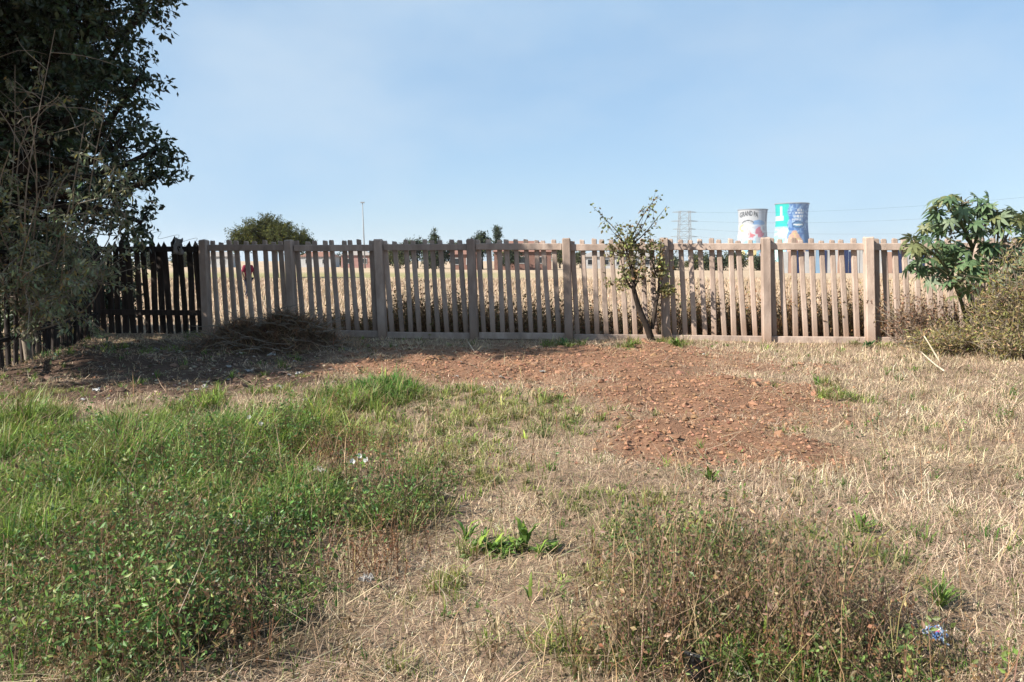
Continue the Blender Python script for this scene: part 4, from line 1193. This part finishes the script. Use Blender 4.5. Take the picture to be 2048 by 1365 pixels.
DG = (.045, .06, .035); OG = (.075, .085, .04)
far_tree('conifer_tree', 'pointed dark conifer rising behind the fence among the far trees', 870, 458, 42, 140, 'cone', DG, seed=1)
far_tree('cypress_tree', 'thin columnar cypress beside the red house', 995, 452, 11, 150, 'column', DG, seed=2)
far_tree('broadleaf_tree', 'round-topped tree standing over the fence next to the thin cypress', 965, 461, 58, 135, 'round', DG, seed=3)
GF = 'trees lining the far side of the field'
rt_ = random.Random(50)
for i, (px, top, w, Y) in enumerate([(800, 490, 60, 145), (835, 474, 62, 150), (905, 484, 60, 142), (935, 496, 50, 138), (770, 503, 50, 160), (1075, 492, 40, 165), (1120, 494, 60, 150),
                                     (1020, 500, 40, 122), (1160, 506, 40, 160), (1345, 516, 60, 120), (1390, 512, 60, 125), (1430, 514, 55, 118), (1475, 512, 60, 122), (1520, 518, 50, 116),
                                     (630, 512, 50, 190), (670, 514, 50, 200), (440, 512, 40, 190), (600, 510, 50, 180), (370, 508, 60, 180), (300, 505, 70, 170), (1235, 514, 50, 170), (1285, 512, 45, 170), (1890, 508, 60, 130), (1960, 504, 80, 130)]):
    lab = {835: 'bushy dark tree standing right against the pointed conifer', 905: 'olive tree between the pointed conifer and the half hidden reddish house', 935: 'dark tree close against the half hidden reddish house',
           1075: 'dark tree rising behind the red-brown tiled house', 1020: 'small olive tree in front of the red-brown tiled house', 1120: 'wide dusty tree at the end of the red-brown tiled house',
           770: 'tree between the lamp mast and the clump around the pointed conifer', 1160: 'tree between the red-brown tiled house and the long white building'}.get(px)
    if lab is None:
        lab = ('dusty tree behind the long low white building' if 1200 < px < 1300 else 'low hedge-like tree between the sapling and the painted panels' if 1300 < px < 1560 else
               'far tree by the pale house next to the dome-crowned thorn tree' if 590 < px < 700 else 'far tree beyond the castor bean plant' if px > 1800 else 'far tree beyond the timber and pole fences' if px < 450 else 'dusty tree beyond the fence near the pointed conifer')
    far_tree('far_tree', lab, px, top, w, Y, 'round', DG if i % 2 else OG, GF, 60 + i)

# ------------------------------------------------------------------ houses beyond the field
def mat_c(name, c, rough=.85):
    return noisy_mat(name, tuple(v * .9 for v in c), tuple(min(.9, v * 1.08) for v in c), 1.2, rough, .1, 20, 0, .2)
M_WALLR, M_WALLP, M_WALLW, M_ROOFR, M_ROOFG = mat_c('red_wall', (.22, .125, .10)), mat_c('pink_wall', (.36, .21, .19)), mat_c('white_wall', (.46, .46, .46)), mat_c('red_roof', (.24, .13, .10)), mat_c('grey_roof', (.30, .27, .25))
M_GLASS = mat_c('window_glass', (.03, .035, .04), .2); M_NAVY = mat_c('navy_paint', (.03, .045, .11)); M_LBLUE = mat_c('pale_blue_paint', (.25, .38, .52)); M_SALMON = mat_c('salmon_paint', (.42, .27, .21))
def house(label, px, Y, w, d, hw, hr, wall, roof, nwin=3, rz=0):
    b = pt(px, 530, Y)
    root = empty('house', (b[0], Y, 0), label, 'house', rz=rz)
    obj('wall', np_mesh('wall', *box(0, 0, hw / 2, w, d, hw)), wall, root)
    e = .35
    V = [(-w / 2 - e, -d / 2 - e, hw), (w / 2 + e, -d / 2 - e, hw), (w / 2 + e, d / 2 + e, hw), (-w / 2 - e, d / 2 + e, hw), (-w / 2 + d * .3, 0, hw + hr), (w / 2 - d * .3, 0, hw + hr)]
    V = [(x, y, z + .01) for x, y, z in V]
    obj('roof', np_mesh('roof', V, [np.array([(0, 1, 5, 4), (2, 3, 4, 5)]), np.array([(1, 2, 5), (3, 0, 4)])]), roof, root)
    for k in range(nwin):
        x = -w / 2 + w * (k + .5) / nwin
        f = obj('window', np_mesh('window', *box(x, -d / 2 - .02, hw * .55, 1.5, .08, 1.2)), M_WALLW, root)
        obj('pane', np_mesh('pane', *box(x, -d / 2 - .06, hw * .55, 1.25, .04, .95)), M_GLASS, f)
house('red-brown house with a tiled roof showing above the fence beside the thin cypress', 1045, 128, 9.5, 7, 3.0, 1.9, M_WALLR, M_ROOFR)
house('reddish house half hidden by trees beneath the far round-topped tree', 930, 131, 4.5, 6, 2.6, 1.4, M_WALLR, M_ROOFR, 2)
house('pink walled house seen through the slats below the tall lamp mast', 718, 165, 6.5, 6, 2.7, 1.0, M_WALLP, M_ROOFG, 2)
house('long low white building seen through the slats behind the sapling', 1235, 150, 14, 6, 2.3, 1.0, M_WALLW, M_ROOFG, 5)
house('white house glimpsed through the first bay of the concrete fence', 440, 175, 7, 6, 2.5, 1.1, M_WALLW, M_ROOFG, 2)
house('pale house seen through the slats beside the dome-crowned thorn tree', 640, 180, 8, 6, 2.5, 1.2, M_WALLW, M_ROOFR, 2)

# painted panel wall in front of the towers
Yp = 92
x0, x1 = pt(1565, 540, Yp)[0], pt(1850, 540, Yp)[0]
pw = empty('panel_wall', ((x0 + x1) / 2, Yp, 0), 'row of white, navy and salmon painted panels at the field edge below the towers', 'wall')
npan = 26; seqc = [M_WALLW, M_NAVY, M_WALLW, M_LBLUE, M_NAVY, M_SALMON, M_WALLW, M_NAVY, M_LBLUE, M_WALLW, M_NAVY, M_SALMON]
pwid = (x1 - x0) / npan
rp = random.Random(3)
for k in range(npan):
    hgt = 2.75 + rp.uniform(-.15, .25)
    V, F = box((k + .5 - npan / 2) * pwid, rp.uniform(-.05, .05), hgt / 2 - .05, pwid - .05, .12, hgt)
    obj('panel', np_mesh('panel', V, F), seqc[(k * 5 + k // 3) % 12], pw)

# lamp mast
bm = pt(730, 520, 150); zt = pt(725, 406, 150)
mast = empty('lamp_mast', (bm[0], 150, 0), 'tall thin lamp mast standing far behind the fence', 'street lamp')
V, F = tube([(0, 0, -.2), (zt[0] - bm[0], 0, zt[2])], [.16, .08], 8); obj('pole', np_mesh('pole', V, F, smooth=True), M_STEEL, mast)
V, F = box(zt[0] - bm[0], 0, zt[2] + .05, .75, .5, .22); obj('lamp_head', np_mesh('lamp_head', V, F), M_STEEL, mast)

# electricity pylon and wires
Yq = 450
pc = pt(1368, 522, Yq); ztop = pt(1368, 423, Yq)[2]
py_ = empty('electricity_pylon', (pc[0], Yq, 0), 'grey lattice electricity pylon between the sapling and the painted towers', 'pylon')
hw0, hw1 = 4.2, 2.9
legs = [(-1, -1), (1, -1), (1, 1), (-1, 1)]
def lp(i, z):
    t = z / ztop; hw = hw0 + (hw1 - hw0) * t
    return np.array((legs[i][0] * hw, legs[i][1] * hw * .8, z))
for i in range(4):
    V, F = tube([lp(i, -.5), lp(i, ztop)], .16, 4); obj('leg', np_mesh('leg', V, F), M_STEEL, py_)
s_ = Soup(); lev = np.linspace(3, ztop, 8)
for a, b in zip(lev[:-1], lev[1:]):
    for i in range(4):
        j = (i + 1) % 4
        for (p, q) in ((lp(i, a), lp(j, b)), (lp(j, a), lp(i, b)), (lp(i, b), lp(j, b))):
            V, F = tube([p, q], .085, 3, False); s_.add(V, F)
obj('bracing', s_.mesh('bracing'), M_STEEL, py_)
ends = []
for z_py, half in ((425, 7.3), (443, 8.2), (459, 7.0), (474, 8.2)):
    z = pt(1368, z_py, Yq)[2]; s_ = Soup()
    for sg in (-1, 1):
        for dy in (-1.6, 1.6):
            V, F = tube([(sg * 2.5, dy, z + .7), (sg * half, 0, z)], .10, 3, False); s_.add(V, F)
            V, F = tube([(sg * 2.5, dy, z - .2), (sg * half, 0, z)], .10, 3, False); s_.add(V, F)
        ends.append(np.array((pc[0] + sg * half, Yq, z)))
    V, F = tube([(-2.8, -1.6, z), (2.8, -1.6, z)], .10, 3, False); s_.add(V, F)
    obj('crossarm', s_.mesh('crossarm'), M_STEEL, py_)
for k, e in enumerate(ends[1::2]):
    side = 1 if k % 2 == 0 else -1
    tgt = pt(2450 + side * 25, (345, 385, 430, 470)[k], 300)
    t = np.linspace(0, 1, 24)[:, None]
    P = e + (tgt - e) * t - np.array((0, 0, 5.0)) * (4 * t * (1 - t))
    V, F = tube(P - e, .03, 4)
    o = obj('power_line', np_mesh('power_line', V, F), M_WIRE); o.location = tuple(e)
    tag(o, 'thin overhead power line running out from the lattice pylon', 'power line', 'overhead power lines')

# ------------------------------------------------------------------ painted cooling towers
def tower(label, px_l, px_r, py_top, H, colour, text=None):
    v = (597 - py_top) / F_PX
    # distance at which the rim stands H above the ground
    slope = ray((px_l + px_r) / 2, py_top); Y = (H - CAM_H) / (slope[2] / slope[1])
    cx = pt((px_l + px_r) / 2, py_top, Y)[0]
    rt_op = (px_r - px_l) / 2 * Y / F_PX
    root = empty('cooling_tower', (cx, Y, 0), label, 'cooling tower', 'painted cooling towers')
    thr = rt_op * .945; zth = .74 * H; kk = math.sqrt(max(rt_op ** 2 - thr ** 2, 1)) / (H - zth)
    rad = lambda z: np.sqrt(thr ** 2 + ((z - zth) * kk) ** 2)
    face = math.atan2(-Y, -cx)              # direction back to the plot
    nz_, na = 100, 140
    z = np.linspace(0, H, nz_)[:, None]; a = (np.arange(na) * 2 * math.pi / na)[None]
    rr_ = rad(z)
    V = np.stack([rr_ * np.cos(a), rr_ * np.sin(a), z + 0 * a], -1).reshape(-1, 3)
    s = -np.sin(a - face) * np.ones_like(z); f = np.cos(a - face) * np.ones_like(z)
    s = -s                                   # +1 on the right as seen from the plot
    yy = (1 - (z / H)) * np.ones_like(a)     # 0 at the rim, 1 at the ground
    C = colour(s.ravel() * np.ones(1), yy.ravel(), f.ravel()) * .72
    ii = np.arange(nz_ - 1)[:, None] * na + np.arange(na)[None]; jj = np.arange(nz_ - 1)[:, None] * na + (np.arange(na)[None] + 1) % na
    obj('shell', np_mesh('shell', V, [np.stack([ii, jj, jj + na, ii + na], -1).reshape(-1, 4)], C, smooth=True), M_PRINT, root)
    pr_ = [(rt_op - .6, H - 1.2), (rt_op + .7, H - 1.2), (rt_op + .7, H + .4), (rt_op - .6, H + .4)]
    aa = np.arange(64) * 2 * math.pi / 64
    V = np.concatenate([np.stack([r * np.cos(aa), r * np.sin(aa), np.full(64, zz)], 1) for r, zz in pr_])
    q = []
    for k in range(4):
        for j in range(64): q.append((k * 64 + j, k * 64 + (j + 1) % 64, ((k + 1) % 4) * 64 + (j + 1) % 64, ((k + 1) % 4) * 64 + j))
    obj('rim', np_mesh('rim', V, [np.array(q)]), mat_c('rim_concrete', (.22, .24, .28)), root)
    if text:
        body, s0, s1, y0, hgt = text
        cu = bpy.data.curves.new('txt', 'FONT'); cu.body = body; cu.size = 1; cu.resolution_u = 3; cu.offset = .018
        to = bpy.data.objects.new('txt', cu); col.objects.link(to)
        dg = bpy.context.evaluated_depsgraph_get(); me = bpy.data.meshes.new_from_object(to.evaluated_get(dg))
        bpy.data.objects.remove(to)
        n = len(me.vertices); co = np.empty(n * 3); me.vertices.foreach_get('co', co); co = co.reshape(-1, 3)
        w = co[:, 0].max()
        u = s0 + (s1 - s0) * co[:, 0] / w
        ang = face + np.arcsin(np.clip(u, -.98, .98))
        zz = H * (1 - y0) + co[:, 1] * hgt + 2.5 * (1 - ((u - (s0 + s1) / 2) / .5) ** 2)
        rq = rad(zz) + .35
        nc = np.stack([rq * np.cos(ang), rq * np.sin(ang), zz], 1)
        me.vertices.foreach_set('co', nc.ravel()); me.update()
        obj('lettering', me, mat_c('black_lettering', (.02, .02, .025)), root)
    return root

def ell(s, y, cx, cy, rx, ry): return ((s - cx) / rx) ** 2 + ((y - cy) / ry) ** 2 < 1
def col_left(s, y, f):
    C = np.tile((.50, .52, .56), (len(s), 1))
    n = vnoise(s * 10 + 40, y * 25, 1.0, 5); n2 = vnoise(s * 6 + 70, y * 14, 1.0, 6)
    C[(y < .24) & (s > .40)] = (.46, .52, .62)
    C[(y < .24) & (s > .86) & (s < .95)] = (.2, .22, .3)
    C[ell(s, y, .42, .265, .42, .055)] = (.16, .33, .62)
    C[(y > .30) & (y < .38) & (s > .15) & (s < .8)] = (.42, .48, .66)
    a = ell(s, y, -.32, .275, .42, .065) & ~ell(s, y, -.32, .290, .40, .062) & (y < .275); C[a] = (.05, .06, .07)
    C[ell(s, y, -.68, .36, .22, .07)] = (.74, .62, .26)
    C[ell(s, y, -.2, .43, .38, .08)] = (.70, .50, .52)
    C[ell(s, y, .0, .50, .42, .05) & (n > .4)] = (.62, .16, .18)
    C[ell(s, y, .5, .44, .30, .10)] = (.50, .13, .20)
    C[(y > .52) & (n2 > .55)] = (.30, .58, .74)
    C[(y > .52) & (n2 < .35)] = (.68, .55, .68)
    C[(y > .70) & (n > .55)] = (.66, .52, .20)
    C[(y > .30) & (y < .6) & (n2 > .62)] = (.60, .66, .72)
    C[f < 0] = (.58, .60, .62)
    return C
def col_right(s, y, f):
    C = np.tile((.055, .17, .46), (len(s), 1))
    n = vnoise(s * 9 + 20, y * 26, 1.0, 15); n2 = vnoise(s * 14 + 20, y * 40, 1.0, 16)
    C[(n > .58)] = (.16, .32, .62)
    C[(n2 > .74) & (y < .5)] = (.34, .52, .76)
    te = s < -.22 + .05 * np.sin(y * 30)
    C[te] = (.0, .50, .47)
    C[te & (s > -.72) & (s < -.58) & (y > .06) & (y < .24)] = (.62, .74, .72)
    C[te & (y > .22) & (y < .30) & (s < -.5)] = (.60, .74, .70)
    C[te & (y > .40)] = (.33, .66, .64)
    C[te & (y > .40) & (n > .5)] = (.55, .74, .74)
    for (cy, a, b) in ((.17, .28, .70), (.125, .38, .62), (.225, .22, .72), (.285, .12, .56)):   # rows of pale lettering, too far away to read
        C[(np.abs(y - cy) < .018) & (s > a - .1) & (s < b) & (np.sin(s * 60 + cy * 90) > -.45)] = (.70, .76, .82)
    C[ell(s, y, .38, .37, .36, .062)] = (.02, .07, .20)
    C[ell(s, y, .38, .37, .31, .048)] = (.05, .20, .42)
    C[ell(s, y, .38, .37, .29, .016)] = (.72, .78, .80)
    o = (y > .50 + .9 * (s - .18) ** 2 - .04 * n) & (s > -.2) & (s < .75)
    C[o] = (.60, .36, .28)
    C[o & (n2 > .6)] = (.66, .52, .25)
    C[(y > .46) & (s > .70)] = (.02, .15, .40)
    C[f < 0] = (.08, .2, .42)
    return C
tower('white cooling tower with colourful mural and dark lettering, the shorter looking of the two', 1477, 1534, 420, 100, col_left, ('GRAND PA', -.88, .36, .15, 13.0))
tower('blue and teal painted cooling tower with an oval emblem', 1552, 1616, 408, 100, col_right)

for o in list(scene.objects):
    if o.parent is not None and o.name.split('.')[0] in ('petioles', 'branches', 'twigs', 'foliage', 'crown', 'leaves', 'stems'):
        o['kind'] = 'stuff'

# ------------------------------------------------------------------ haze
V, F = box(0, 1500, 60, 6900, 6900, 124)
hzo = np_mesh('haze', V, F)
m, n, l = new_mat('haze_air')
o_ = n.new('ShaderNodeOutputMaterial'); pv = n.new('ShaderNodeVolumePrincipled')
pv.inputs['Color'].default_value = (.90, .95, 1.0, 1); pv.inputs['Density'].default_value = .00011; pv.inputs['Anisotropy'].default_value = .2
l.new(pv.outputs[0], o_.inputs['Volume'])
o = obj('haze', hzo, m); tag(o, 'thin pale haze in the distant air', 'haze', kind='stuff')
